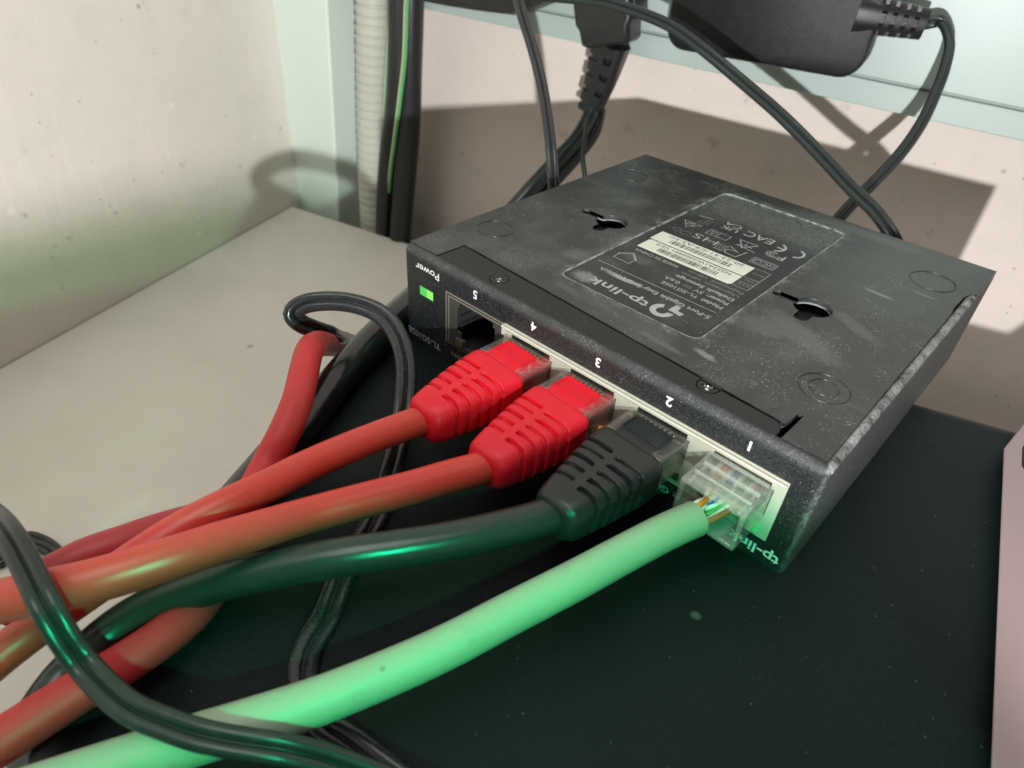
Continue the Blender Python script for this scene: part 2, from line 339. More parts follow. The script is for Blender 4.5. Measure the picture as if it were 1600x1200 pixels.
def mat_clear(name, tint, haze=0.10, hazecol=(0.75, 0.78, 0.72)):
    g = G(name)
    nt = g.nt
    tr = g.n.new('ShaderNodeBsdfTransparent'); tr.inputs[0].default_value = tint + (1,)
    gl = g.n.new('ShaderNodeBsdfGlossy'); gl.inputs['Roughness'].default_value = 0.05
    gl.inputs[0].default_value = (1, 1, 1, 1)
    df = g.n.new('ShaderNodeBsdfDiffuse'); df.inputs[0].default_value = hazecol + (1,)
    fr = g.n.new('ShaderNodeLayerWeight'); fr.inputs[0].default_value = 0.5
    bm = g.n.new('ShaderNodeBump'); bm.inputs['Strength'].default_value = 0.25; bm.inputs['Distance'].default_value = 0.0002
    nt.links.new(g.noise(0.7, 2), bm.inputs['Height'])
    nt.links.new(bm.outputs[0], gl.inputs['Normal'])
    m1 = g.n.new('ShaderNodeMixShader'); m2 = g.n.new('ShaderNodeMixShader')
    nt.links.new(g.m('ADD', haze*0.6, g.m('MULTIPLY', g.noise(0.8, 4), haze*0.9)), m1.inputs[0])
    nt.links.new(tr.outputs[0], m1.inputs[1]); nt.links.new(df.outputs[0], m1.inputs[2])
    nt.links.new(g.m('ADD', 0.04, g.m('MULTIPLY', g.m('POWER', fr.outputs['Facing'], 3.0), 0.9)), m2.inputs[0])
    nt.links.new(m1.outputs[0], m2.inputs[1]); nt.links.new(gl.outputs[0], m2.inputs[2])
    nt.links.new(m2.outputs[0], g.out.inputs[0])
    return g.mat

def mat_emit(name, col, strength, base=(0.02, 0.02, 0.02)):
    g = G(name)
    x, y, z = g.xyz()
    g.set(base, 0.4)
    g.put(g.bsdf.inputs['Emission Color'], col)
    g.bsdf.inputs['Emission Strength'].default_value = strength
    return g.mat

def mat_plaster(name, base, warm, streaks):
    g = G(name)
    x, y, z = g.xyz()
    c = g.mix(g.step(g.noise(0.012, 5, 0.6), 0.35, 0.68), base, warm)
    c = g.mix(g.m('MULTIPLY', g.step(g.noise(0.05, 5, 0.65), 0.45, 0.75), 0.35), c, tuple(v*0.86 for v in base))
    spots = g.m('MULTIPLY', g.step(g.vor(0.07), 0.13, 0.05), g.step(g.vcol(0.07), 0.72, 0.78))
    spots = g.m('MULTIPLY', spots, g.step(g.noise(0.5, 4), 0.35, 0.6))
    c = g.mix(g.m('MULTIPLY', spots, 0.6), c, (0.10, 0.075, 0.06))
    sp2 = g.m('MULTIPLY', g.step(g.vor(0.16), 0.10, 0.05), g.step(g.vcol(0.16), 0.70, 0.75))
    c = g.mix(g.m('MULTIPLY', sp2, 0.6), c, (0.16, 0.12, 0.10))
    pits = g.m('MULTIPLY', g.step(g.noise(0.045, 3), 0.66, 0.74), g.step(g.noise(0.5, 4, 0.7), 0.45, 0.62))
    c = g.mix(g.m('MULTIPLY', pits, 0.45), c, (0.22, 0.17, 0.14))
    if streaks:
        white = g.m('MULTIPLY', g.step(g.vor(0.055), 0.14, 0.07), g.step(g.vcol(0.055), 0.66, 0.74))
        c = g.mix(g.m('MULTIPLY', white, 0.5), c, (0.80, 0.79, 0.70))
        st = g.noise(0.075, 2, 0.5, vec=g.stretch(1.0, 1.0, 0.05))
        run = g.step(g.m('ABSOLUTE', g.m('SUBTRACT', st, 0.52)), 0.018, 0.004)
        run = g.m('MULTIPLY', run, g.step(g.noise(0.012, 3), 0.42, 0.6))
        c = g.mix(g.m('MULTIPLY', run, 0.16), c, (0.78, 0.77, 0.68))
    g.set(c, 0.75, 0.0, 0.3)
    g.bump(g.m('ADD', g.noise(0.25, 5, 0.6), g.m('MULTIPLY', g.noise(0.03, 3), 3.0)), 0.35, 0.5)
    return g.mat

def mat_shelf():
    g = G('stained_shelf_laminate')
    c = g.mix(g.step(g.noise(0.012, 5, 0.6), 0.3, 0.7), (0.58, 0.56, 0.49), (0.65, 0.63, 0.56))
    st = g.m('MULTIPLY', g.step(g.noise(0.02, 5, 0.7, dist=0.5), 0.6, 0.75), g.step(g.noise(0.2, 4), 0.35, 0.7))
    c = g.mix(g.m('MULTIPLY', st, 0.35), c, (0.38, 0.35, 0.27))
    sp = g.m('MULTIPLY', g.step(g.vor(0.05), 0.11, 0.04), g.step(g.vcol(0.05), 0.66, 0.72))
    sp = g.m('MULTIPLY', sp, g.step(g.noise(0.4, 4, 0.7), 0.35, 0.55))
    c = g.mix(g.m('MULTIPLY', sp, 0.7), c, (0.16, 0.14, 0.09))
    g.set(c, 0.45, 0.0, 0.4)
    g.bump(g.noise(0.5, 4), 0.12, 0.2)
    return g.mat

def mat_box():
    g = G('black_powder_coat')
    base = g.mix(g.noise(0.05, 3), (0.0035, 0.0080, 0.0078), (0.0055, 0.0112, 0.0110))
    sp = g.m('MULTIPLY', g.step(g.vor(0.8), 0.13, 0.06), g.step(g.m('ADD', g.vcol(0.8), g.m('MULTIPLY', g.noise(0.025, 4), 0.5)), 1.12, 1.2))
    film = g.m('MULTIPLY', g.step(g.noise(1.5, 4, 0.7), 0.45, 0.8), g.step(g.noise(0.03, 4), 0.35, 0.7))
    x, y, z = g.xyz()
    dust = g.m('MAXIMUM', g.m('MULTIPLY', sp, 0.30), g.m('MULTIPLY', film, 0.035))
    dust = g.m('MAXIMUM', dust, g.m('MULTIPLY', g.ellipse(BOX_SMUDGE[0], BOX_SMUDGE[1], 1.2, 1.0, 20, 0.2), 0.16))
    dust = g.m('MAXIMUM', dust, g.m('MULTIPLY', g.ellipse(BOX_SMUDGE[0]+15.5, BOX_SMUDGE[1]+93.6, 26, 0.9, 19, 0.5), 0.5))
    g.set(g.mix(dust, base, (0.36, 0.43, 0.42)), 0.48, 0.0, 0.15)
    g.bump(g.noise(3.5, 3), 0.25, 0.06)
    return g.mat

def mat_jacket(name, col, rough, var=0.10, scuff=0.0, dark=None, spec=0.5):
    g = G(name)
    c = g.mix(g.noise(0.10, 4), tuple(v*(1-var) for v in col), tuple(min(1, v*(1+var)) for v in col))
    c = g.mix(g.m('MULTIPLY', g.step(g.noise(0.6, 5, 0.7), 0.55, 0.8), 0.25), c, tuple(min(1, v*0.6+0.12) for v in col))
    if dark:
        sp = g.m('MULTIPLY', g.step(g.vor(0.2), 0.14, 0.06), g.step(g.vcol(0.2), 0.6, 0.7))
        c = g.mix(g.m('MULTIPLY', sp, 0.7), c, dark)
        gr = g.m('MULTIPLY', g.step(g.noise(0.25, 5, 0.7), 0.56, 0.75), 0.35)
        c = g.mix(gr, c, tuple(v*0.62 for v in col))
    if scuff:
        sc = g.step(g.noise(3.0, 4, 0.75), 0.55, 0.8)
        c = g.mix(g.m('MULTIPLY', sc, scuff), c, (0.42, 0.42, 0.38))
    g.set(c, rough, 0.0, spec)
    g.bump(g.m('ADD', g.noise(0.5, 3), g.m('MULTIPLY', g.noise(3.0, 2), 0.3)), 0.25, 0.15)
    return g.mat

def mat_lip():
    g = G('chalky_dusty_lip')
    k = g.m('MULTIPLY', g.step(g.noise(0.22, 6, 0.8), 0.30, 0.62), g.step(g.noise(2.4, 5, 0.8), 0.25, 0.6))
    g.set(g.mix(k, (0.035, 0.04, 0.041), (0.40, 0.42, 0.405)), 0.75, 0.0, 0.2)
    g.bump(g.noise(2.5, 5, 0.75), 0.35, 0.15)
    return g.mat

M = {}
def materials():
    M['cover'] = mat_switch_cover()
    M['case'] = mat_switch_case()
    M['label'] = mat_label()
    M['shield'] = plain('tinned_steel', (0.66, 0.655, 0.55), 0.38, 0.25, 0.5, 0.10, 0.5, 0.12, 1.5)
    M['frame_edge'] = plain('thin_brass_edge', (0.42, 0.38, 0.29), 0.45)
    M['print'] = plain('white_print', (0.78, 0.79, 0.78), 0.5, var=0.05)
    M['label_print'] = plain('grey_label_print', (0.38, 0.41, 0.415), 0.5, var=0.22, vs=1.5)
    M['label_fine'] = plain('faint_label_print', (0.20, 0.22, 0.22), 0.5, var=0.35, vs=1.2)
    M['sticker'] = plain('barcode_paper', (0.70, 0.745, 0.64), 0.55, var=0.07, vs=0.3)
    M['ink'] = plain('barcode_ink', (0.05, 0.055, 0.05), 0.6)
    M['screw'] = plain('black_screw_steel', (0.05, 0.05, 0.05), 0.28, 0.9, bump=0.1)
    M['bright_steel'] = plain('worn_bright_steel', (0.55, 0.55, 0.54), 0.25, 1.0)
    M['socket'] = plain('socket_plastic', (0.030, 0.034, 0.034), 0.4)
    M['tray'] = plain('dull_steel_tray', (0.022, 0.025, 0.025), 0.6)
    M['dusty_rim'] = plain('dusty_bare_edge', (0.26, 0.29, 0.29), 0.7, var=0.5, vs=1.6)
    M['lip'] = mat_lip()
    M['port_grey'] = plain('worn_grey_port_frame', (0.055, 0.056, 0.05), 0.45, var=0.3, vs=1.2)
    M['gold'] = plain('gold_contact', (0.75, 0.55, 0.22), 0.3, 1.0)
    M['led_power'] = mat_emit('lit_green_lens', (0.05, 0.60, 0.09), 0.85, (0.05, 0.2, 0.06))
    M['led_core'] = mat_emit('lit_green_core', (0.28, 0.90, 0.12), 0.95, (0.1, 0.2, 0.05))
    M['led_link'] = mat_emit('lit_link_lens', (0.05, 0.85, 0.14), 0.45, (0.05, 0.2, 0.08))
    M['led_amber'] = mat_emit('lit_amber_lens', (1.0, 0.42, 0.04), 1.3, (0.4, 0.2, 0.05))
    M['led_off'] = plain('unlit_lens', (0.10, 0.10, 0.05), 0.3)
    M['red_boot'] = mat_jacket('red_moulded_pvc', (0.80, 0.008, 0.026), 0.48, 0.05)
    M['black_boot'] = mat_jacket('black_moulded_pvc', (0.016, 0.022, 0.022), 0.36, 0.1, 0.03)
    M['red'] = mat_jacket('red_cable_jacket', (0.66, 0.055, 0.040), 0.38, 0.12, 0.07)
    M['red_loop'] = mat_jacket('dusty_red_jacket', (0.54, 0.036, 0.038), 0.5, 0.12, 0.09, spec=0.35)
    M['red_dark'] = mat_jacket('crimson_cable_jacket', (0.42, 0.035, 0.042), 0.5, 0.12)
    M['black'] = mat_jacket('black_cable_jacket', (0.019, 0.030, 0.028), 0.28, 0.1, 0.03, spec=0.5)
    M['edge_cable'] = mat_jacket('dusty_thick_cable', (0.010, 0.012, 0.012), 0.17, 0.15, 0.10, spec=0.6)
    M['white'] = mat_jacket('green_lit_white_jacket', (0.28, 0.42, 0.285), 0.5, 0.03, dark=(0.10, 0.09, 0.07))  # white jacket, the green lamplight's tint put into its colour
    M['cord'] = mat_jacket('black_twin_cord', (0.012, 0.021, 0.020), 0.32, 0.1, 0.05, spec=0.5)
    M['cord_dusty'] = mat_jacket('dusty_twin_cord', (0.015, 0.020, 0.022), 0.24, 0.1, 0.36, spec=0.6)
    M['mains'] = mat_jacket('scuffed_mains_cable', (0.012, 0.014, 0.015), 0.34, 0.2, 0.22)
    M['clear'] = mat_clear('clear_polycarbonate', (0.96, 0.98, 0.955), 0.135)
    M['clear_hood'] = mat_clear('clear_hood_plastic', (0.94, 0.92, 0.90), 0.05)
    M['frost'] = mat_clear('frosted_polycarbonate', (0.93, 0.96, 0.92), 0.30, (0.80, 0.83, 0.78))
    for k, cl in dict(w_orange=(0.75, 0.24, 0.03), w_blue=(0.02, 0.13, 0.50), w_green=(0.05, 0.36, 0.10), w_brown=(0.30, 0.14, 0.05), w_white=(0.75, 0.74, 0.68)).items():
        M[k] = plain(k.replace('w_', '') + '_wire_insulation', cl, 0.4)
    M['wall'] = mat_plaster('pinkish_plaster', (0.655, 0.59, 0.54), (0.70, 0.61, 0.56), False)
    M['wall_side'] = mat_plaster('pale_plaster', (0.665, 0.635, 0.56), (0.70, 0.64, 0.575), True)
    M['mint'] = plain('pale_mint_paint', (0.62, 0.715, 0.65), 0.55, var=0.05, vs=0.02, bump=0.1, bs=0.4)
    M['rail'] = plain('white_trunking_plastic', (0.39, 0.475, 0.445), 0.4, var=0.03, vs=0.02, bump=0.05, bs=0.5)
    M['conduit'] = plain('ivory_conduit_plastic', (0.46, 0.47, 0.40), 0.5, var=0.07, vs=0.05, bump=0.1, bs=1)
    M['shelf'] = mat_shelf()
    M['pink'] = plain('pale_pink_plastic', (0.31, 0.24, 0.25), 0.5, var=0.06, vs=0.05, bump=0.05, bs=1)
    M['hole'] = plain('dark_slot', (0.01, 0.01, 0.012), 0.8)
    M['adapter'] = plain('grained_black_abs', (0.005, 0.0068, 0.0075), 0.42, spec=0.28, var=0.2, vs=2.0, bump=1.0, bs=2.6, dust=0.07)
    M['abs'] = plain('smooth_black_abs', (0.006, 0.007, 0.008), 0.4, var=0.2, vs=1.0, bump=0.15, bs=2.0, dust=0.12)
    M['plug'] = plain('moulded_black_plug', (0.011, 0.013, 0.013), 0.34, var=0.2, vs=1.0, bump=0.3, bs=2.0, dust=0.10)
    M['earth'] = plain('green_earth_insulation', (0.10, 0.36, 0.12), 0.4)
    M['earth_pale'] = plain('yellow_earth_stripe', (0.55, 0.56, 0.40), 0.4)
    M['floor'] = plain('dark_floor', (0.12, 0.10, 0.09), 0.8, var=0.2, vs=0.02)

materials()

# ------------------------------------------------------------------ building helpers (millimetres)
ORG = {}

def empty(name, loc, label=None, cat=None, group=None):
    o = bpy.data.objects.new(name, None)
    COL.objects.link(o)
    o.empty_display_size = 0.01
    o.location = Vector(loc)*S
    ORG[o.name] = Vector(loc)
    if label: tag(o, label, cat, group)
    return o

def tag(o, label, cat, group=None):
    o['label'] = label
    o['category'] = cat
    if group: o['group'] = group
    return o

def place(me, name, mat, parent, kind=None, smooth=40, bevel=0.0, segs=2):
    """Link a mesh whose vertices are in millimetres of the place; its origin goes to its parent's, or to its own base."""
    if parent is not None:
        org = ORG[parent.name]
    else:
        xs = [v.co for v in me.vertices]
        lo = [min(c[i] for c in xs) for i in range(3)]; hi = [max(c[i] for c in xs) for i in range(3)]
        org = Vector(((lo[0]+hi[0])/2, (lo[1]+hi[1])/2, lo[2]))
    me.transform(Matrix.Translation(-org))
    me.transform(Matrix.Scale(S, 4))
    if isinstance(mat, (list, tuple)):
        for k in mat: me.materials.append(M[k])
    else:
        me.materials.append(M[mat])
    if smooth:
        me.shade_smooth()
        me.set_sharp_from_angle(angle=math.radians(smooth))
    o = bpy.data.objects.new(name, me)
    COL.objects.link(o)
    ORG[o.name] = org
    if parent is not None:
        o.parent = parent
    else:
        o.location = org*S
    if kind: o['kind'] = kind
    if bevel:
        b = o.modifiers.new('soft_edges', 'BEVEL')
        b.width = bevel*S; b.segments = segs; b.limit_method = 'ANGLE'; b.angle_limit = math.radians(35)
    return o

def again(src, name, offset, parent):
    o = src.copy()
    o.name = name
    COL.objects.link(o)
    o.parent = parent
    o.location = Vector(src.location) + Vector(offset)*S
    ORG[o.name] = ORG[src.name] + Vector(offset)
    return o

class B:
    def __init__(self): self.v, self.f, self.mi = [], [], []
    def add(self, vs, fs, mi=0):
        k = len(self.v)
        self.v += [tuple(p) for p in vs]
        self.f += [tuple(i+k for i in q) for q in fs]
        self.mi += [mi]*len(fs)
    def box(self, x0, x1, y0, y1, z0, z1, mi=0, T=None):
        vs = [Vector((x, y, z)) for z in (z0, z1) for y in (y0, y1) for x in (x0, x1)]
        if T: vs = [T(p) for p in vs]
        self.add(vs, [(0, 2, 3, 1), (4, 5, 7, 6), (0, 1, 5, 4), (2, 6, 7, 3), (0, 4, 6, 2), (1, 3, 7, 5)], mi)
    def prism(self, pts, o, u, v, w, depth, mi=0):
        o, u, v, w = Vector(o), Vector(u), Vector(v), Vector(w)
        n_ = len(pts)
        a = [o + u*p[0] + v*p[1] for p in pts]
        b = [p + w*depth for p in a]
        self.add(a + b, [tuple(range(n_))[::-1], tuple(range(n_, 2*n_))] + [(i, (i+1) % n_, n_+(i+1) % n_, n_+i) for i in range(n_)], mi)
    def loft(self, rings, mi=0, cap=(True, True), closed=True):
        k = len(rings[0]); vs = [p for r_ in rings for p in r_]; fs = []
        for i in range(len(rings)-1):
            for j in range(k if closed else k-1):
                fs.append((i*k+j, i*k+(j+1) % k, (i+1)*k+(j+1) % k, (i+1)*k+j))
        if cap[0]: fs.append(tuple(range(k))[::-1])
        if cap[1]: fs.append(tuple(range((len(rings)-1)*k, len(rings)*k)))
        self.add(vs, fs, mi)
    def build(self, name, mat, parent=None, **kw):
        me = bpy.data.meshes.new(name)
        me.from_pydata(self.v, [], self.f)
        me.polygons.foreach_set('material_index', self.mi)
        bm = bmesh.new(); bm.from_mesh(me)
        bmesh.ops.recalc_face_normals(bm, faces=bm.faces)
        bm.to_mesh(me); bm.free()
        me.update()
        return place(me, name, mat, parent, **kw)

def spline(pts, step=0.8):
    pts = [Vector(p) for p in pts]
    ext = [pts[0]*2-pts[1]] + pts + [pts[-1]*2-pts[-2]]
    out = []
    for i in range(1, len(ext)-2):
        p0, p1, p2, p3 = ext[i-1], ext[i], ext[i+1], ext[i+2]
        t0 = 0.0; t1 = t0+max(1e-4, (p1-p0).length**0.5); t2 = t1+max(1e-4, (p2-p1).length**0.5); t3 = t2+max(1e-4, (p3-p2).length**0.5)
        n_ = max(2, int((p2-p1).length/step))
        for k in range(n_):
            t = t1+(t2-t1)*k/n_
            a1 = p0*((t1-t)/(t1-t0))+p1*((t-t0)/(t1-t0)); a2 = p1*((t2-t)/(t2-t1))+p2*((t-t1)/(t2-t1)); a3 = p2*((t3-t)/(t3-t2))+p3*((t-t2)/(t3-t2))
            b1 = a1*((t2-t)/(t2-t0))+a2*((t-t0)/(t2-t0)); b2 = a2*((t3-t)/(t3-t1))+a3*((t-t1)/(t3-t1))
            out.append(b1*((t2-t)/(t2-t1))+b2*((t-t1)/(t2-t1)))
    out.append(pts[-1])
    for _ in range(3):
        out = [out[0]] + [(out[i-1]+out[i]*2+out[i+1])/4 for i in range(1, len(out)-1)] + [out[-1]]
    return out

def frames(line, side0=None, twist=0.0):
    """Parallel-transported frames along a line; side0 is the wanted first side vector."""
    n_ = len(line); res = []
    side = None
    for i in range(n_):
        t = (line[min(i+1, n_-1)]-line[max(i-1, 0)]).normalized()
        if side is None:
            s0 = Vector(side0) if side0 else (Vector((0, 0, 1)) if abs(t.z) < 0.9 else Vector((1, 0, 0)))
            side = (s0-t*s0.dot(t)).normalized()
        else:
            side = (side-t*side.dot(t)).normalized()
        up = t.cross(side)
        a = twist*i/max(1, n_-1)
        res.append((t, side*math.cos(a)+up*math.sin(a), up*math.cos(a)-side*math.sin(a)))
    return res

def sweep(b, line, prof, side0=None, twist=0.0, cap=(True, True), mi=0, facing=None):
    rings = []
    fr = frames(line, side0, twist)
    for p, (t, s_, u_) in zip(line, fr):
        if facing is not None:                        # flat side turned towards a direction (a cord lying on a surface)
            fdir = facing(p) if callable(facing) else Vector(facing)
            s_ = t.cross(fdir).normalized(); u_ = s_.cross(t)
        rings.append([p + s_*q[0] + u_*q[1] for q in prof])
    b.loft(rings, mi, cap)

def circle(r_, n_=20): return [(r_*math.cos(2*math.pi*k/n_), r_*math.sin(2*math.pi*k/n_)) for k in range(n_)]

def twin_profile(r_, gap=1.0, n_=13):
    pts = []
    c = r_*gap
    a0 = math.acos(min(0.985, gap*0.96))
    for k in range(n_+1):
        a = -math.pi+a0 + (2*math.pi-2*a0)*k/n_
        pts.append((c+r_*math.cos(a), r_*math.sin(a)))
    for k in range(n_+1):
        a = a0 + (2*math.pi-2*a0)*k/n_
        pts.append((-c+r_*math.cos(a), r_*math.sin(a)))
    return pts

def cable(name, key, r_, mat, parent=None, n_=22, first=None, label=None, cat='cable', group=None, wobble=0.16):
    pts = ([Vector(p) for p in first] if first else []) + [Vector(p) for p in PATHS[key]]
    line = spline(pts)
    if wobble:
        line = [p + Vector((math.sin(i*0.05+1), math.sin(i*0.043+2), 0.4*math.sin(i*0.06)))*wobble for i, p in enumerate(line)]
    b = B(); sweep(b, line, circle(r_, n_))
    o = b.build(name, mat, parent, smooth=60)
    if label: tag(o, label, cat, group)
    return o

def plate(name, outlines, o, u, v, w, thick, mat, parent, bevel=0.0, **kw):
    """A flat sheet with holes: outlines[0] is the edge, the others are openings; w is the outward normal."""
    cu = bpy.data.curves.new(name, 'CURVE')
    cu.dimensions = '2D'; cu.fill_mode = 'BOTH'
    cu.extrude = max(1e-6, thick/2-bevel)
    cu.bevel_depth = bevel; cu.bevel_resolution = 2
    if bevel: cu.offset = -bevel
    for ol in outlines:
        s_ = cu.splines.new('POLY'); s_.points.add(len(ol)-1); s_.use_cyclic_u = True
        for q, p in zip(s_.points, ol): q.co = (p[0], p[1], 0, 1)
    tmp = bpy.data.objects.new('tmp', cu)
    me = bpy.data.meshes.new_from_object(tmp)
    bpy.data.objects.remove(tmp); bpy.data.curves.remove(cu)
    me.name = name
    o, u, v, w = Vector(o), Vector(u), Vector(v), Vector(w)
    for q in me.vertices:
        c = q.co.copy()
        q.co = o + u*c.x + v*c.y + w*(c.z-thick/2)
    if u.cross(v).dot(w) < 0: me.flip_normals()
    me.materials.clear()
    return place(me, name, mat, parent, smooth=30, **kw)

def rrect(x0, x1, y0, y1, r_, n_=5):
    pts = []
    for cx, cy, a0 in ((x1-r_, y0+r_, -90), (x1-r_, y1-r_, 0), (x0+r_, y1-r_, 90), (x0+r_, y0+r_, 180)):
        for k in range(n_+1):
            a = math.radians(a0+90*k/n_)
            pts.append((cx+r_*math.cos(a), cy+r_*math.sin(a)))
    return pts

def ring_pts(cx, cy, r_, n_=28): return [(cx+r_*math.cos(2*math.pi*k/n_), cy+r_*math.sin(2*math.pi*k/n_)) for k in range(n_)]

def text(string, start, u, v, w, width, height, mat, parent, bold=0.0, name='printed_text', thick=0.03):
    """Raised print: 'start' is where the reading starts on the base line, u the reading direction, v up, w out of the surface."""
    cu = bpy.data.curves.new(name, 'FONT')
    cu.body = string; cu.size = 1.0; cu.resolution_u = 3; cu.offset = bold
    tmp = bpy.data.objects.new('tmp', cu)
    me = bpy.data.meshes.new_from_object(tmp)
    bpy.data.objects.remove(tmp); bpy.data.curves.remove(cu)
    me.name = name
    xs = [q.co.x for q in me.vertices]
    x0, x1 = min(xs), max(xs)
    sy = height/0.73
    sx = width/(x1-x0) if width else sy
    o, u, v, w = Vector(start), Vector(u), Vector(v), Vector(w)
    for q in me.vertices:
        c = q.co.copy()
        q.co = o + u*((c.x-x0)*sx) + v*(c.y*sy) + w*thick
    me.materials.clear()
    if u.cross(v).dot(w) < 0: me.flip_normals()
    return place(me, name, mat, parent, smooth=0)

def strokes(name, lines, o, u, v, w, width, mat, parent, thick=0.03, closed=False):
    """Printed line work: every line is one mitred ribbon, each a hair above the one before."""
    b = B(); o, u, v, w = Vector(o), Vector(u), Vector(v), Vector(w)
    for j, ln in enumerate(lines):
        pts = [Vector(p) for p in ln]
        loop = (pts[0]-pts[-1]).length < 1e-4
        if loop: pts = pts[:-1]
        n_ = len(pts); L_, R_s = [], []
        for i in range(n_):
            e1 = (pts[i]-pts[i-1]).normalized() if (loop or i > 0) else None
            e2 = (pts[(i+1) % n_]-pts[i]).normalized() if (loop or i < n_-1) else None
            e1 = e1 or e2; e2 = e2 or e1
            n1, n2 = Vector((-e1.y, e1.x)), Vector((-e2.y, e2.x))
            m_ = (n1+n2); m_ = m_.normalized() if m_.length > 1e-6 else n1
            k = width/2/max(0.35, m_.dot(n1))
            L_.append(pts[i]+m_*k); R_s.append(pts[i]-m_*k)
        P3 = [o+u*c.x+v*c.y+w*(thick+0.004*j) for c in L_+R_s]
        b.add(P3, [(i, (i+1) % n_, n_+(i+1) % n_, n_+i) for i in range(n_ if loop else n_-1)])
    return b.build(name, mat, parent, smooth=0)

def arc(cx, cy, rx, ry, a0, a1, n_=14):
    return [(cx+rx*math.cos(math.radians(a0+(a1-a0)*k/n_)), cy+ry*math.sin(math.radians(a0+(a1-a0)*k/n_))) for k in range(n_+1)]

def superring(c, u, v, hw, hh, e, n_=64, fn=None):
    """Rounded-square ring with evenly spaced points; fn(angle, x, y) in units of the half sizes returns a groove depth."""
    raw = []
    for k in range(360):
        a = 2*math.pi*k/360
        ca, sa = math.cos(a), math.sin(a)
        raw.append((math.copysign(abs(ca)**(2/e), ca), math.copysign(abs(sa)**(2/e), sa)))
    cum = [0.0]
    for k in range(360):
        p, q = raw[k], raw[(k+1) % 360]
        cum.append(cum[-1]+math.hypot((q[0]-p[0])*hw, (q[1]-p[1])*hh))
    out = []; j = 0
    for k in range(n_):
        t_ = cum[-1]*k/n_
        while cum[j+1] < t_: j += 1
        w = (t_-cum[j])/max(1e-9, cum[j+1]-cum[j])
        p, q = raw[j], raw[(j+1) % 360]
        x, y = p[0]+(q[0]-p[0])*w, p[1]+(q[1]-p[1])*w
        m_ = fn(math.atan2(y, x), x, y) if fn else 0.0
        L_ = math.hypot(x*hw, y*hh)
        k_ = max(0.0, 1-m_/L_) if L_ > 0 else 1
        out.append(Vector(c)+Vector(u)*(x*hw*k_)+Vector(v)*(y*hh*k_))
    return out

X, Y, Z = Vector((1, 0, 0)), Vector((0, 1, 0)), Vector((0, 0, 1))

# ------------------------------------------------------------------ the setting
WT = math.radians(13.0)
WD = Vector((math.cos(WT), math.sin(WT), 0)); WN = Vector((-math.sin(WT), math.cos(WT), 0))    # along the back wall, and into it
def wallpt(a, k, z): return WD*a + WN*k + Z*z

def slab(name, pts, down, mat, parent=None, kind='structure', **kw):
    b = B(); n_ = len(pts)
    a = [Vector(p) for p in pts]; c = [p+Vector(down) for p in a]
    b.add(a+c, [tuple(range(n_)), tuple(range(n_, 2*n_))[::-1]] + [(i, n_+i, n_+(i+1) % n_, (i+1) % n_) for i in range(n_)])
    return b.build(name, mat, parent, kind=kind, smooth=0, **kw)

SH = -98.0
c0, c1, c2 = [Vector(p) for p in GEO['SHELF']]
LD = (c1-c0).normalized()                      # along the side wall, towards the viewer
LN = Vector((-LD.y, LD.x, 0));  LN = LN if LN.dot(Vector((1, 0, 0))) > 0 else -LN     # into the room
BD = (c2-c0).normalized()                      # along the shelf's back edge
slab('side_wall', [c0-LD*160+Z*-420, c0+LD*900+Z*-420, c0+LD*900+Z*900, c0-LD*160+Z*900], -LN*60, 'wall_side')
slab('back_wall', [wallpt(-420, 225, -520), wallpt(900, 225, -520), wallpt(900, 225, 900), wallpt(-420, 225, 900)], WN*60, 'wall')
slab('floor', [c0+LD*1500-BD*200+Z*-422, c0+LD*1500+BD*1600+Z*-422, c0-LD*200+BD*1600+Z*-422, c0-LD*200-BD*200+Z*-422], Z*-20, 'floor')
sh = slab('shelf', [c0+LN*0.5, c0+LD*420+LN*0.5, c0+LD*420+BD*900, c0+BD*900], Z*-18, 'shelf', kind=None, bevel=0.6)
tag(sh, 'pale stained laminate shelf in the corner under the black case', 'shelf')

# column of painted trunking in the corner
p0, p1, p2, p3 = [Vector(p) for p in GEO['COL']]
up = (p2-p3).normalized()
def colpt(base, h): return base + up*((h-base.z)/up.z)
left_t, left_b = colpt(p0, 500), colpt(p0, -400)
edge_t, edge_b = colpt(p2, 500), colpt(p2, -400)
back = WN*25.5
b = B()
ring_t = [left_t-WD*25, edge_t-WD*0.8, edge_t+WN*0.8, edge_t+back+WD*1.0, left_t-WD*25+back]
ring_b = [left_b-WD*25, edge_b-WD*0.8, edge_b+WN*0.8, edge_b+back+WD*1.0, left_b-WD*25+back]
b.loft([ring_b, ring_t])
tag(b.build('corner_duct', 'mint', smooth=20, bevel=0.7), 'pale mint painted square duct rising in the wall corner', 'duct')

# cable trunking along the back wall
t = empty('cable_trunking', wallpt(-60, 214, 25), 'white cable trunking running along the back wall behind the adapters', 'cable trunking')
rb = [Vector(p) for p in GEO['RAIL_BOT']]
ra = (rb[1]-rb[0]).normalized(); ru = (Z-ra*Z.dot(ra)).normalized()
rs, re_ = rb[0]-ra*60, rb[1]+ra*500
L_ = (re_-rs).length
b = B()
b.prism([(0, 0), (0, 9.4), (2.2, 9.4), (2.2, 10.2), (0, 10.2), (0, 95), (22, 95), (22, 0)], rs, WN, ru, ra, L_)
b.build('trunking_body', 'rail', t, bevel=0.35)
b = B()
b.prism([(0, 0), (0, 80), (-1.4, 80), (-1.4, 0)], rs+ru*10.6, WN, ru, ra, L_)
b.build('trunking_lid', 'rail', t, bevel=0.5)

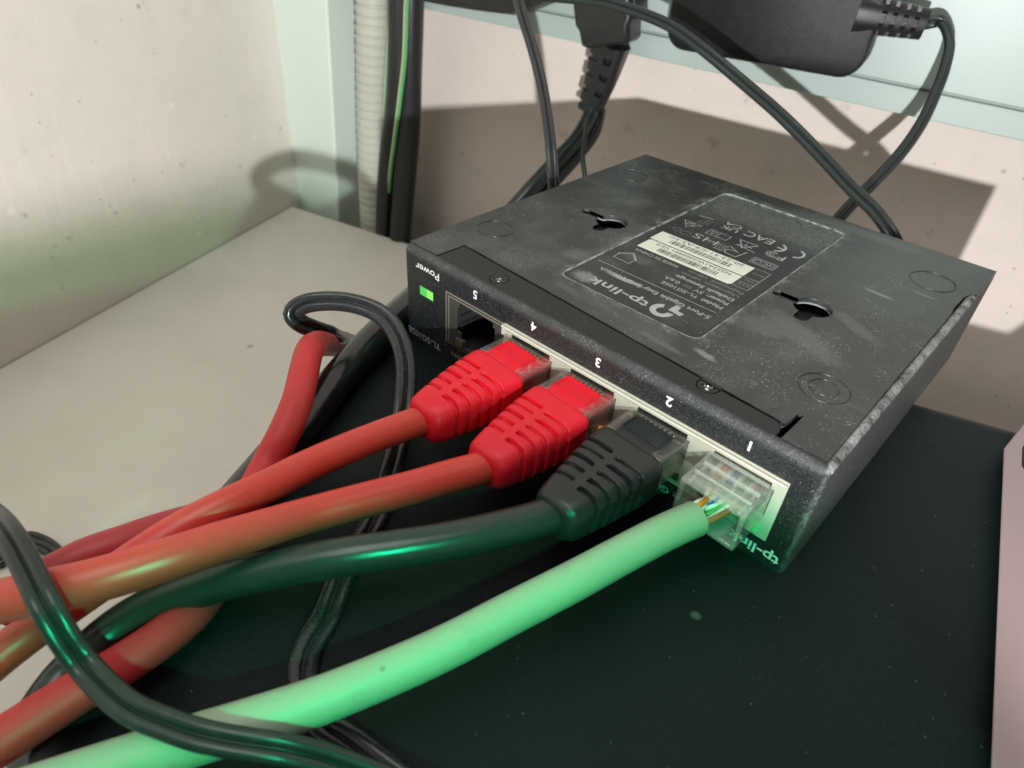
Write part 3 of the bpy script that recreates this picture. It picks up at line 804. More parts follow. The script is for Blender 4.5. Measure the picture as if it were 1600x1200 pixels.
# ------------------------------------------------------------------ corrugated conduit, mains cables, earth wire in the corner
b = B()
line = spline(PATHS['CONDUIT'], 0.42)
acc = 0.0; rings = []
for i, (p, (tt, s_, u_)) in enumerate(zip(line, frames(line))):
    if i: acc += (p-line[i-1]).length
    ph = (acc/4.9) % 1.0
    r_ = 9.3 if 0.16 < ph < 0.9 else 8.65
    rings.append([p+s_*q[0]+u_*q[1] for q in circle(r_, 28)])
b.loft(rings)
tag(b.build('corrugated_conduit', 'conduit', smooth=30), 'ivory corrugated conduit hanging beside the mint corner duct', 'conduit')
tag(cable('mains_cable', 'MAINSA', 5.2, 'mains'), 'scuffed black mains cable right beside the corrugated conduit', 'cable', 'black mains cables in the corner')
tag(cable('mains_cable', 'MAINSB', 6.6, 'mains'), 'thicker black mains cable at the right of the corner bundle', 'cable', 'black mains cables in the corner')
e = empty('earth_wire', PATHS['EARTH'][-1], 'thin green earth wire with a pale stripe in front of the black cables', 'wire')
b = B(); ln = spline(PATHS['EARTH']); sweep(b, ln, circle(1.0, 12)); b.build('green_insulation', 'earth', e, smooth=60)
b = B(); sweep(b, [p-WD*1.3+WN*0.5 for p in ln], circle(0.85, 12)); b.build('pale_stripe', 'earth_pale', e, smooth=60)
tag(cable('pale_wire', 'PALEWIRE', 0.9, 'white', n_=12), 'thin pale wire between the corrugated conduit and the black mains cable', 'wire')

# ------------------------------------------------------------------ the black case everything rests on
BOXTOP = -3.2
def offset_poly(pts, d_):
    n_ = len(pts); out = []
    for i in range(n_):
        a, b_, c = Vector(pts[i-1]), Vector(pts[i]), Vector(pts[(i+1) % n_])
        e1, e2 = (b_-a).normalized(), (c-b_).normalized()
        n1, n2 = Vector((-e1.y, e1.x)), Vector((-e2.y, e2.x))
        m_ = (n1+n2).normalized()
        out.append(b_ + m_*(d_/max(0.3, m_.dot(n1))))
    return out
def round_corners(pts, rad, n_=8):
    out = []; k = len(pts)
    for i in range(k):
        a, p, c = Vector(pts[i-1]), Vector(pts[i]), Vector(pts[(i+1) % k])
        r_ = rad[i]
        e1, e2 = (a-p).normalized(), (c-p).normalized()
        half = math.acos(max(-1, min(1, e1.dot(e2))))/2
        tl = r_/math.tan(half)
        s_, q = p+e1*tl, p+e2*tl
        ctr = p+(e1+e2).normalized()*(r_/math.sin(half))
        a0 = math.atan2(s_.y-ctr.y, s_.x-ctr.x); a1 = math.atan2(q.y-ctr.y, q.x-ctr.x)
        dd = (a1-a0+math.pi) % (2*math.pi)-math.pi
        for j in range(n_+1):
            aa = a0+dd*j/n_
            out.append((ctr.x+r_*math.cos(aa), ctr.y+r_*math.sin(aa)))
    return out
corners = [(-23, 32), (36.8, -99.8), (200, -112), (152, 92)]
outer = round_corners(corners, [17, 14, 14, 14])
b = B()
R_ = 7.0
rings = [[Vector((p[0], p[1], SH)) for p in outer], [Vector((p[0], p[1], BOXTOP-R_)) for p in outer]]
for k in range(1, 9):
    a = math.pi/2*k/8
    ins = offset_poly(outer, R_*(1-math.cos(a)))
    rings.append([Vector((p.x, p.y, BOXTOP-R_+R_*math.sin(a))) for p in ins])
b.loft(rings)
ox_, oy_ = [(min(p[i] for p in outer)+max(p[i] for p in outer))/2 for i in (0, 1)]
BOX_SMUDGE = (93.5-ox_, -17.5-oy_)
M['box'] = mat_box()
blk = b.build('black_case', 'box', smooth=50)
tag(blk, 'large matt black metal case lying under the switch and its cables', 'case')

# pale pinkish case at the right edge
pk = [Vector(p) for p in GEO['PINK']]
dv = (pk[0]-pk[1]).normalized()
t = empty('pale_case', (150, 30, BOXTOP), 'pale pinkish plastic case with a dark slot at the right edge on the black case', 'case')
poly = [pk[1], pk[0]+dv*60, pk[0]+dv*60+Vector((70, 18, 0)), pk[2]+Vector((75, 85, 0)), pk[2]+(pk[2]-pk[1])*1.6]
b = B()
b.loft([[Vector((p.x+3.0, p.y+0.5, BOXTOP)) for p in poly], [Vector((p.x+0.3, p.y, -0.6)) for p in poly], [Vector((p.x, p.y, 0.0)) for p in poly]])
b.build('case_shell', 'pink', t, bevel=0.3)
sd = (pk[4]-pk[3]).normalized(); sp_ = Vector((-sd.y, sd.x, 0)); sp_ = sp_ if sp_.x > 0 else -sp_
b = B(); cen = (pk[3]+pk[4])/2+sp_*3.6
b.loft([[cen+sd*(q[0])+sp_*q[1]+Z*h for q in rrect(-5.5, 5.5, -3.4, 3.4, 2.5)] for h in (-0.5, 0.05)])
b.build('slot', 'hole', t)

# ------------------------------------------------------------------ the network switch, upside down
W_, D_, H_ = 99.8, 96.3, 21.8
sw = empty('network_switch', (OX, OY, OZ), 'black five port network switch lying upside down with cables plugged in front', 'network switch')
PORTS = [87.5-15.9*i for i in range(5)]        # port 1 .. port 5
FX0, FX1, FZ0, FZ1 = 14.3, 95.4, 2.0, 16.0

b = B()
r_ = 1.6
zb, zt = OZ, H_-r_
# front sheet around the port window
def quad(b, *ps): b.add([Vector(p) for p in ps], [(0, 1, 2, 3)])
xs = [r_, FX0, FX1, W_-r_]; zs = [zb, FZ0, FZ1, zt]
for i in range(3):
    for j in range(3):
        if i == 1 and j == 1: continue
        quad(b, (xs[i], 0, zs[j]), (xs[i+1], 0, zs[j]), (xs[i+1], 0, zs[j+1]), (xs[i], 0, zs[j+1]))
for (q0, q1) in (((FX0, FZ0), (FX1, FZ0)), ((FX1, FZ0), (FX1, FZ1)), ((FX1, FZ1), (FX0, FZ1)), ((FX0, FZ1), (FX0, FZ0))):
    quad(b, (q0[0], 0, q0[1]), (q1[0], 0, q1[1]), (q1[0], 1.2, q1[1]), (q0[0], 1.2, q0[1]))
NB = 8
# bend along the top of the front, then rounded upright corners, then the sides
prof = [(r_-r_*math.cos(math.pi/2*k/NB), zt+r_*math.sin(math.pi/2*k/NB)) for k in range(NB+1)]
b.loft([[Vector((x, y, z)) for (y, z) in prof] for x in (r_, W_-r_)], cap=(False, False), closed=False)
for sx, cx in ((-1, r_), (1, W_-r_)):
    rings = []
    for z, k in [(zb, 1.0), (zt, 1.0)] + [(zt+r_*math.sin(math.pi/2*j/NB), math.cos(math.pi/2*j/NB)) for j in range(1, NB)] + [(zt+r_, 0.02)]:
        rings.append([Vector((cx+sx*r_*k*math.sin(math.pi/2*j/NB), r_-r_*k*math.cos(math.pi/2*j/NB), z)) for j in range(NB+1)])
    b.loft(rings, cap=(False, False), closed=False)
for x0, x1 in ((0.0, 1.2), (W_-1.2, W_)):
    b.box(x0, x1, r_, D_-1.2, zb, H_-1.0)
b.box(0.0, W_, D_-1.2, D_, zb, H_-1.4)
b.box(1.2, W_-1.2, r_, D_-1.2, zb, zb+1.0)
case = b.build('case', 'case', sw, smooth=50)
# rolled dusty lip along the right side
b = B(); sweep(b, [Vector((W_-0.75, y, H_-1.0)) for y in (1.4, 30, 60, 79)], circle(0.9, 14)); b.build('side_lip', 'lip', sw, smooth=60)

flap = [(9.9, 1.5), (90.05, 1.5), (90.05, 3.4), (89.6, 4.5), (88.6, 5.2), (60, 6.78), (30, 8.4), (10.2, 9.5)]
scr = [(25.9, 4.7), (75.9, 5.1)]
plate('screw_flap', [flap] + [ring_pts(x, y, 2.15, 24) for x, y in scr], (0, 0, H_-0.02), X, Y, Z, 1.2, 'case', sw, bevel=0.12)
def keyhole(cx, cy, rr, ax, ay):
    # round opening with one slot towards -x and one towards -y, the hanging hole of a wall mount
    h, k = 1.35, 1.5
    a1, a2 = math.degrees(math.asin(h/rr)), math.degrees(math.asin(k/rr))
    pts = arc(cx, cy, rr, rr, -90+a2, 180-a1, 18)
    pts += arc(cx-ax+h, cy, h, h, 90, 270, 8)
    pts += arc(cx, cy, rr, rr, 180+a1, 270-a2, 4)
    pts += arc(cx, cy-ay+k, k, k, 180, 360, 8)
    return pts
KEYS = [(24.0, 46.9, 3.9, 9.4, 7.0), (76.9, 45.6, 3.9, 9.0, 7.0)]
cover = [(0.35, 1.85), (9.45, 1.85), (9.7, 10.1), (30, 9.0), (60, 7.35), (88.8, 5.8), (89.7, 5.5), (90.15, 6.6), (90.2, 9.7), (91.1, 9.9), (90.95, 1.85), (98.55, 1.85),
         (98.3, 30), (98.25, 66), (97.9, 69), (97.9, 76), (98.6, 78.5), (99.75, 79.5), (99.75, D_), (0.05, D_), (0.05, 20)]
LX0, LX1, LY0, LY1 = 32.9, 66.9, 16.2, 88.2
lab = rrect(LX0, LX1, LY0, LY1, 2.2)
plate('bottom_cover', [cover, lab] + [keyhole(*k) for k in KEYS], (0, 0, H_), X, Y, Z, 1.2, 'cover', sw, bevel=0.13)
plate('label', [rrect(LX0-0.4, LX1+0.4, LY0-0.4, LY1+0.4, 2.2)], (0, 0, H_-0.38), X, Y, Z, 0.5, 'label', sw)
# what shows through the hanging holes
for k in KEYS:
    kp = keyhole(*k)
    b = B(); b.loft([[Vector((p[0], p[1], z)) for p in kp] for z in (H_-1.45, H_-0.16)], cap=(False, False))
    for i_, f_ in enumerate(b.f): b.f[i_] = f_[::-1]
    b.build('hole_rim', 'dusty_rim', sw, smooth=40)
b = B(); b.box(1.3, W_-1.3, 12, D_-1.3, 17.2, 18.0); b.build('inner_tray', 'tray', sw)
for x, y, rr in ((8.2, 77.6, 4.4), (8.2, 21.4, 4.3), (90.7, 78.4, 4.8), (90.3, 19.9, 4.4), (90.2, 20.0, 2.5)):
    b = B(); sweep(b, [Vector((x+rr*math.cos(a), y+rr*math.sin(a), H_+0.02)) for a in [2*math.pi*k/40 for k in range(41)]], circle(0.13, 6), cap=(False, False))
    b.build('foot_ring', 'cover', sw, smooth=60)

# countersunk cross screws
def screw(x, y, turn, parent):
    c_, s_ = math.cos(turn), math.sin(turn)
    arm, w = 1.15, 0.30
    cross = [(w, w), (w, arm), (-w, arm), (-w, w), (-arm, w), (-arm, -w), (-w, -w), (-w, -arm), (w, -arm), (w, -w), (arm, -w), (arm, w)]
    cross = [(x+c_*p-s_*q, y+s_*p+c_*q) for p, q in cross]
    o = plate('screw', [ring_pts(x, y, 1.98, 32), cross], (0, 0, H_-0.06), X, Y, Z, 0.5, 'screw', parent, bevel=0.12)
    b = B()
    b.loft([[Vector((x+rr*math.cos(2*math.pi*k/24), y+rr*math.sin(2*math.pi*k/24), z)) for k in range(24)] for rr, z in ((1.9, H_-0.62), (1.3, H_-0.55), (0.75, H_-0.22), (0.32, H_-0.28), (0.05, H_-0.8))], cap=(False, True))
    b.build('cross_recess', 'bright_steel', o, smooth=20)
    return o
screw(scr[0][0], scr[0][1], 0.5, sw); screw(scr[1][0], scr[1][1], 0.25, sw)

# port shield with five openings
def port_hole(cx):
    return [(cx-5.95, 7.0), (cx-4.4, 7.0), (cx-4.4, 5.5), (cx-2.9, 5.5), (cx-2.9, 3.6), (cx+2.9, 3.6), (cx+2.9, 5.5), (cx+4.4, 5.5), (cx+4.4, 7.0), (cx+5.95, 7.0),
            (cx+5.95, 13.2), (cx+5.3, 13.2), (cx+5.3, 14.35), (cx-5.3, 14.35), (cx-5.3, 13.2), (cx-5.95, 13.2)]
plate('port_shield', [[(32.5, FZ0+0.1), (FX1-0.1, FZ0+0.1), (FX1-0.1, FZ1-0.1), (32.5, FZ1-0.1)]] + [port_hole(x) for x in PORTS[:4]], (0, -0.22, 0), X, Z, -Y, 0.5, 'shield', sw, bevel=0.06)
plate('port_frame', [[(FX0+0.1, FZ0+0.1), (32.4, FZ0+0.1), (32.4, FZ1-0.1), (FX0+0.1, FZ1-0.1)], port_hole(PORTS[4])], (0, -0.1, 0), X, Z, -Y, 0.4, 'port_grey', sw, bevel=0.05)
strokes('frame_edge', [[(14.6, 2.4), (14.6, 15.6), (32.3, 15.6)], [(15.5, 3.0), (15.5, 14.9), (31.4, 14.9)]], (0, -0.11, 0), X, Z, -Y, 0.13, 'frame_edge', sw, 0.02)
b = B(); b.box(32.0, 32.6, -0.5, 0.2, 13.2, 15.8); b.build('shield_corner', 'shield', sw, bevel=0.08)
b = B(); b.prism([(0, 0), (0, 0.55), (-0.75, 0.55), (-0.9, 0.3), (-0.75, 0)], (32.4, -0.2, 15.25), Y, Z, X, 95.2-32.4); b.build('shield_lip', 'shield', sw)

def socket(cx):
    b = B(); w, y1 = 6.2, 14.0
    vs = [Vector(p) for p in ((cx-w, 0.1, 3.0), (cx+w, 0.1, 3.0), (cx+w, 0.1, 14.6), (cx-w, 0.1, 14.6), (cx-w, y1, 3.0), (cx+w, y1, 3.0), (cx+w, y1, 14.6), (cx-w, y1, 14.6))]
    b.add(vs, [(0, 4, 5, 1), (1, 5, 6, 2), (2, 6, 7, 3), (3, 7, 4, 0), (4, 7, 6, 5)])
    for sx in (-1, 1):                                     # guide ledges inside the mouth
        for z0, z1, dpt in ((7.2, 8.3, 0.9), (9.6, 10.4, 0.7), (12.2, 13.1, 0.9)):
            b.box(cx+sx*w-(dpt if sx > 0 else 0), cx+sx*w+(0 if sx > 0 else dpt), 1.0, 10.0, z0, z1)
    o = b.build('port', 'socket', sw, smooth=0)
    b = B()
    for k in range(8):
        x = cx-3.57+1.02*k
        b.prism([(2.5, 13.9), (10.5, 10.0), (10.7, 10.3), (2.7, 14.2)], (x-0.2, 0, 0), Y, Z, X, 0.4)
    b.build('contact_springs', 'gold', o, smooth=0)
    return o
sockets = [socket(x) for x in PORTS]
for i, x in enumerate(PORTS):
    for sx in (-1, 1):
        mat = 'led_off'
        if i == 0 and sx == 1: mat = 'led_link'
        if i in (2, 3) and sx == 1: mat = 'led_amber'
        cx = x+sx*4.75
        b = B(); b.box(cx-1.15, cx+1.15, -0.9 if mat != 'led_off' else -0.42, 0.6, 3.3, 5.2); b.build('port_light', mat, sw, bevel=0.1)
b = B(); b.box(5.6, 10.2, -0.05, 0.3, 11.0, 13.3); o = b.build('power_light', 'led_power', sw, smooth=0, bevel=0.04)
b = B(); b.box(8.0, 10.05, -0.075, 0.2, 11.15, 13.15); b.build('light_core', 'led_core', o, smooth=0)
b = B()
for x0, x1, z0, z1 in ((5.3, 10.5, 13.3, 13.55), (5.3, 10.5, 10.75, 11.0), (5.3, 5.6, 11.0, 13.3), (10.2, 10.5, 11.0, 13.3)): b.box(x0, x1, -0.12, 0.2, z0, z1)
b.build('lens_rim', 'socket', o, smooth=0)

# printing on the front (the switch is upside down, so it reads from right to left, heads down)
FU, FV, FW = -X, -Z, -Y
def ftext(s_, x, z, width, h, mat='print', bold=0.012): return text(s_, (x, 0, z), FU, FV, FW, width, h, mat, sw, bold)
ftext('Power', 12.2, 18.75, 7.9, 1.85)
for s_, x, in (('5', 24.2), ('4', 40.9), ('3', 56.9), ('2', 72.6), ('1', 87.6)):
    ftext(s_, x, 19.6, None, 2.0, bold=0.03)
ftext('TL-SG105E', 12.4, 0.1, 11.6, 1.75, 'label_print')
ftext('10/100M', 24.5, 0.55, 8.2, 1.25, 'label_fine')
ftext('5-Port Gigabit Easy Smart Switch', 83.5, 0.2, 33.0, 1.5, 'label_print')
ftext('tp-link', 98.6, 0.2, 9.6, 2.3, 'print', 0.02)

# printing on the label (heads towards the front edge)
LZ = H_-0.38
LU, LV, LW = -X, -Y, Z
def ltext(s_, x, y, width, h, mat='label_print', bold=0.006): return text(s_, (x, y, LZ), LU, LV, LW, width, h, mat, sw, bold)
# brand mark: open ring with an angled bar
def lpoly(name, polys, mat='label_print'):
    b = B()
    for pts in polys: b.add([Vector((p[0], p[1], LZ+0.03)) for p in pts], [tuple(range(len(pts)))])
    return b.build(name, mat, sw, smooth=0)
ro_, ri_ = arc(56.1, 20.8, 2.5, 2.65, 112, 368, 24), arc(56.1, 20.75, 1.15, 1.3, 368, 112, 24)
b = B()
for k in range(24):
    b.add([Vector((p[0], p[1], LZ+0.03)) for p in (ro_[k], ro_[k+1], ri_[23-k], ri_[24-k])], [(0, 1, 2, 3)])
b.add([Vector((p[0], p[1], LZ+0.035)) for p in ((56.75, 22.0), (56.95, 24.8), (58.15, 24.7), (58.4, 23.05), (59.95, 22.9), (59.75, 21.6))], [(0, 1, 2, 3, 4, 5)])
b.build('brand_mark', 'label_print', sw, smooth=0)
ltext('tp-link', 53.0, 21.4, 15.2, 2.8, bold=0.016)
ltext('5-Port Gigabit Easy Smart Switch', 64.2, 26.4, 27.5, 1.45, bold=0.012)
strokes('label_rule', [[(64.0, 28.4), (33.9, 28.4)]], (0, 0, LZ), X, Y, Z, 0.16, 'label_print', sw)
ltext('Model:', 64.0, 31.6, 5.0, 1.35, bold=0.015); ltext('TL-SG105E', 58.3, 31.6, 9.0, 1.35)
ltext('Power:', 64.0, 34.0, 5.0, 1.35, bold=0.015); ltext('5V', 58.0, 34.0, 2.0, 1.35); ltext('0.6A', 52.3, 34.0, 3.8, 1.35)
strokes('direct_current_sign', [[(55.2, 33.7), (53.2, 33.7)], [(55.2, 33.1), (54.7, 33.1)], [(54.5, 33.1), (53.9, 33.1)], [(53.7, 33.1), (53.2, 33.1)]], (0, 0, LZ), X, Y, Z, 0.12, 'label_print', sw)
ltext('Default Settings:', 64.0, 36.4, 14.5, 1.35, bold=0.015)
ltext('Username: admin', 64.0, 38.5, 14.0, 1.2, 'label_fine'); ltext('Password: admin', 64.0, 40.4, 13.4, 1.2, 'label_fine')
ltext('MADE IN CHINA', 47.9, 40.2, 11.6, 1.25)
strokes('house_symbol', [[(39.6, 32.4), (39.6, 34.9), (37.4, 37.0), (35.2, 34.9), (35.2, 32.4), (39.6, 32.4)], [(40.1, 34.6), (37.4, 37.5), (34.7, 34.6)]], (0, 0, LZ), X, Y, Z, 0.18, 'label_print', sw)
# the two bar code strips
rng = random.Random(5)
def strip(x0, x1, y0, y1, code, torn):
    t_ = 0.5
    pts = [(x0, y0), (x1-torn, y0), (x1, y0+torn), (x1, y1), (x0+torn*0.6, y1), (x0, y1-torn)]
    b = B(); b.prism(pts, (0, 0, LZ-0.02), X, Y, Z, 0.09)
    o = b.build('barcode_strip', 'sticker', sw, smooth=0)
    b = B(); x = x1-4.4
    while x > x0+4.6:
        w = rng.choice((0.16, 0.16, 0.28, 0.4)); 
        b.add([Vector((p, q, LZ+0.085)) for p, q in ((x-w, y0+1.0), (x, y0+1.0), (x, y0+3.0), (x-w, y0+3.0))], [(0, 1, 2, 3)])
        x -= w+rng.choice((0.16, 0.22, 0.34))
    b.build('bar_code', 'ink', o, smooth=0)
    text(code, (x1-2.2, y1-0.6, LZ+0.07), LU, LV, LW, (x1-x0)*0.80, 1.25, 'ink', o, 0.0)
strip(35.5, 60.0, 41.5, 46.9, 'N223A1W2060901 V2.0', 0.7)
strip(35.1, 60.0, 47.5, 52.9, '20-23-51-C9-A3-5C', 0.15)
strokes('table_frame', [[(60.2, 41.9), (63.9, 41.9), (63.9, 52.9), (60.2, 52.9)], [(60.2, 47.3), (63.9, 47.3)], [(60.2, 44.6), (63.9, 44.6)]], (0, 0, LZ), X, Y, Z, 0.14, 'label_print', sw)
ltext('MAC', 63.4, 50.8, 2.6, 0.9, 'label_fine'); ltext('S/N', 63.4, 46.6, 2.2, 0.9, 'label_fine'); ltext('V3.0', 63.4, 44.0, 2.6, 0.9, 'label_fine')
# approval marks
def mark(name, lines, w=0.2, mat='label_print'): return strokes(name, lines, (0, 0, LZ), X, Y, Z, w, mat, sw)
text('HS', (47.6, 58.9, LZ), LU, LV, LW, 6.4, 3.0, 'label_print', sw, -0.012, name='compliance_mark')
mark('compliance_mark', [[(54.9, 58.9), (54.1, 54.6)] + arc(52.6, 55.9, 1.9, 1.4, 240, 60, 9) + [(53.6, 57.1), (50.4, 58.9)], [(56.2, 60.2)] + arc(53.4, 57.3, 3.6, 4.6, 130, 70, 8)], 0.24)
mark('bin_symbol', [[(50.2, 55.2), (48.2, 55.2), (48.0, 58.2), (50.4, 58.2), (50.2, 55.2)], [(48.9, 55.8), (48.8, 57.8)], [(49.6, 55.8), (49.7, 57.8)], [(50.6, 54.8), (47.9, 54.8)]], 0.14)
mark('certification_box', [[(63.2, 55.0), (57.4, 55.0), (57.4, 58.2), (63.2, 58.2), (63.2, 55.0)], [(62.7, 55.5), (57.9, 55.5), (57.9, 57.7), (62.7, 57.7), (62.7, 55.5)], arc(58.9, 56.6, 0.75, 0.75, 0, 360, 12)], 0.15)
ltext('VC', 62.3, 57.3, 2.2, 1.3)
ltext('F', 62.6, 63.9, 1.7, 2.9, bold=0.0)
mark('certification_mark', [arc(59.5, 62.8, 1.5, 1.4, 60, 330, 12), arc(59.4, 62.8, 0.7, 0.65, 60, 330, 8)], 0.26)
mark('conformity_mark', [arc(62.8, 67.6, 2.1, 2.4, -75, 75, 14), arc(58.2, 67.4, 2.1, 2.4, -75, 75, 14), [(60.2, 67.4), (58.4, 67.4)]], 0.6)
mark('warning_triangle', [[(52.7, 60.2), (50.3, 64.2), (55.0, 64.2), (52.7, 60.2)], [(52.7, 61.6), (52.7, 62.9)], [(52.7, 63.4), (52.7, 63.6)]], 0.24)
mark('indoor_boxes', [[(48.1, 60.8), (42.5, 60.8), (42.5, 63.7), (48.1, 63.7), (48.1, 60.8)], [(45.3, 60.8), (45.3, 63.7)], [(43.9, 61.4), (44.7, 63.0), (43.1, 63.0), (43.9, 61.4)]], 0.17)
ltext('EAC', 56.6, 70.4, 7.4, 3.3, bold=0.0)
ltext('UK', 47.6, 68.7, 4.6, 2.2, bold=0.0); ltext('CA', 47.3, 71.4, 4.6, 2.2, bold=0.0)
mark('tick_triangle', [[(37.4, 59.9), (34.9, 63.6), (39.9, 63.6), (37.4, 59.9)], arc(37.4, 62.4, 1.0, 0.9, 0, 360, 12), [(36.8, 62.4), (37.3, 62.9), (38.1, 61.8)]], 0.17)
mark('recycling_loop', [arc(39.4, 56.6, 1.3, 1.1, 20, 330, 12), arc(36.6, 57.0, 1.0, 1.0, 20, 330, 10)], 0.15, 'label_fine')
for k in range(4): ltext(('RCM 2004', 'Class B', 'Indoor', 'IP20')[k], 40.6, 65.4+0.95*k, 3.2-0.3*k, 0.6, 'label_fine')
fine = ['This device complies with part 15 of the rules. Operation is subject', 'to the following two conditions: this device may not cause harmful', 'interference, and it must accept any interference received, including',
        'interference that may cause undesired operation of the device.', 'For indoor use only. Use with the supplied power unit only.', 'Do not open. No user serviceable parts are inside the housing.',
        'See the user guide for safety and disposal of this product.', 'Manufacturer and importer addresses are listed in the guide.']
for k, s_ in enumerate(fine):
    ltext(s_, 64.6-k*0.1, 74.0+1.5*k, 29.5-(k % 3)*1.5-(4 if k == 0 else 0), 0.95, 'label_fine', -0.004)
strokes('label_rule', [[(39.8, 69.6), (35.9, 68.9)]], (0, 0, LZ), X, Y, Z, 0.3, 'label_print', sw)
strokes('label_rule', [[(48, 86.6), (36, 86.6)]], (0, 0, LZ), X, Y, Z, 0.12, 'label_fine', sw)

# ------------------------------------------------------------------ patch cables with moulded boots
def yaw(cx, a):
    c_, s_ = math.cos(math.radians(a)), math.sin(math.radians(a))
    def T(p):
        dx, dy = p[0]-cx, p[1]
        return Vector((cx+dx*c_-dy*s_, dx*s_+dy*c_, p[2]))
    return T

def lerp_table(tab, y):
    for i in range(len(tab)-1):
        a, c = tab[i], tab[i+1]
        if a[0] >= y >= c[0]:
            k = (a[0]-y)/(a[0]-c[0]) if a[0] != c[0] else 0
            k = k*k*(3-2*k) if len(a) > 6 else k
            return [a[j]+(c[j]-a[j])*k for j in range(1, len(a))]
    return list(tab[-1][1:])

def boot_mesh(cx, T, tongue):
    # y, half width, z top, z bottom, squareness
    tab = [(-1.9, 4.9, 13.95, 8.0, 7.0), (-8.3, 4.9, 13.95, 8.0, 7.0), (-8.45, 6.7, 13.9, 5.4, 6.5), (-9.2, 7.0, 14.0, 5.2, 6.0), (-12.6, 6.75, 14.0, 5.0, 5.6), (-17, 6.2, 13.95, 4.7, 4.6), (-22, 5.4, 13.6, 4.6, 3.7),
           (-25.4, 4.85, 13.2, 4.6, 3.1), (-26.8, 4.6, 12.95, 4.75, 2.7), (-27.5, 4.1, 12.5, 5.1, 2.3), (-27.8, 3.3, 11.9, 5.6, 2.2)]
    GY = [-13.4-2.35*k for k in range(5)]
    ys = []
    y = -1.9
    while y > -27.8:
        ys.append(y); y -= 0.11 if y < -12.2 and y > -25 else 0.3
    ys += [-8.3, -8.45, -27.5, -27.8]
    ys = sorted(set(ys), reverse=True)
    rings = []
    for y in ys:
        hw, zt_, zb_, e_ = lerp_table(tab, y)
        def fn(a, px, py, y=y, hw=hw):
            dg = math.degrees(a)
            if dg > 180: dg -= 360
            dpt = 0.0
            lx = px*hw
            for gy in GY:
                # left grooves cross the top left, right ones wrap round the right side
                q = None
                if lx < -0.75 and 85 < dg < 168: q, side = abs(y-gy-0.3), min(1.0, (-lx-0.75)/0.25)*min(1.0, (168-dg)/8)
                elif -50 < dg < 95 and lx > 0.75: q, side = abs(y-gy+0.3+max(0, 42-dg)*0.006), min(1.0, (lx-0.75)/0.25)*min(1.0, (dg+50)/15)
                if q is not None and q < 0.56:
                    edge = min(1.0, (0.56-q)/0.2)
                    dpt = max(dpt, 0.95*side*edge*edge*(3-2*edge))
            return dpt
        ring = superring((cx, y, (zt_+zb_)/2), X, Z, hw, (zt_-zb_)/2, e_, 144, fn)
        rings.append([T(p) for p in ring])
    b = B(); b.loft(rings)
    return b

def hood_mesh(cx, T, y0, y1, hw, z0, z1, th):
    """A clear shell with real wall thickness, open towards the cable."""
    b = B()
    for x0, x1, za, zb2 in ((cx-hw, cx+hw, z1-th, z1), (cx-hw, cx+hw, z0, z0+th), (cx-hw, cx-hw+th, z0+th, z1-th), (cx+hw-th, cx+hw, z0+th, z1-th)):
        b.box(x0, x1, y0, y1, za, zb2, T=T)
    return b

def contacts_mesh(cx, T, y0=-1.2, z=13.35):
    b = B()
    for k in range(8):
        x = cx-3.57+1.02*k
        b.box(x-0.17, x+0.17, y0, 5.0, z-0.9, z, T=T)
    return b

def booted_cable(name, label, cx, key, r_, jm, bm_, hood, turn, ins):
    t = empty(name, (cx, -9, 4.0), label, 'network cable', 'network cables plugged into the switch')
    T = yaw(cx, turn)
    j = cable('cable_jacket', key, r_, jm, t, first=ins)
    bo = boot_mesh(cx, T, True).build('boot', bm_, t, smooth=62)
    b = B()
    # raised frame of the tongue on top of the boot
    for x0, x1, y0, y1 in ((-4.1, 4.1, -2.5, -2.75), (-4.1, 4.1, -6.3, -6.55), (-4.1, -3.85, -6.3, -2.75), (3.85, 4.1, -6.3, -2.75)):
        b.box(cx+x0, cx+x1, y1, y0, 13.9, 14.08, T=T) if y1 < y0 else b.box(cx+x0, cx+x1, y0, y1, 13.9, 14.08, T=T)
    b.build('tongue_frame', bm_, bo, smooth=0)
    h = hood_mesh(cx, T, -8.6, 6.0, 6.0, 6.4, 13.85, 0.7).build('plug_hood', hood, t, smooth=30, bevel=0.45, segs=3)
    contacts_mesh(cx, T, -1.9, 13.5).build('contacts', 'bright_steel', h, smooth=0)
    b = B(); b.box(cx-4.9, cx+4.9, -8.4, 4.0, 7.4, 12.9, T=T); b.build('wire_block', bm_, h, smooth=0, bevel=0.3)
    # latch lever under the plug
    b = B(); b.loft([[T((cx-2.8, y, z0)) , T((cx+2.8, y, z0)), T((cx+2.8, y, z0+1.0)), T((cx-2.8, y, z0+1.0))] for y, z0 in ((4.0, 5.0), (-4, 4.0), (-12.5, 2.2), (-13.0, 2.2))])
    b.build('latch', 'clear_hood', t, smooth=0, bevel=0.2)
    return t

booted_cable('patch_cable', 'red network cable in port 4, the upper of the two red plugs', PORTS[3], 'RED4', 2.75, 'red', 'red_boot', 'clear_hood', -3.0, [(38.9, -16, 9.2), (38.2, -22, 9.0)])
booted_cable('patch_cable', 'red network cable in port 3, beside the black plug', PORTS[2], 'RED3', 2.9, 'red', 'red_boot', 'clear_hood', -2.5, [(54.9, -16, 9.2), (54.5, -22, 9.0)])
booted_cable('patch_cable', 'black network cable with ribbed black boot in port 2', PORTS[1], 'BLK2', 3.0, 'black', 'black_boot', 'clear_hood', -3.0, [(70.7, -16, 9.2), (70.2, -22, 9.0)])

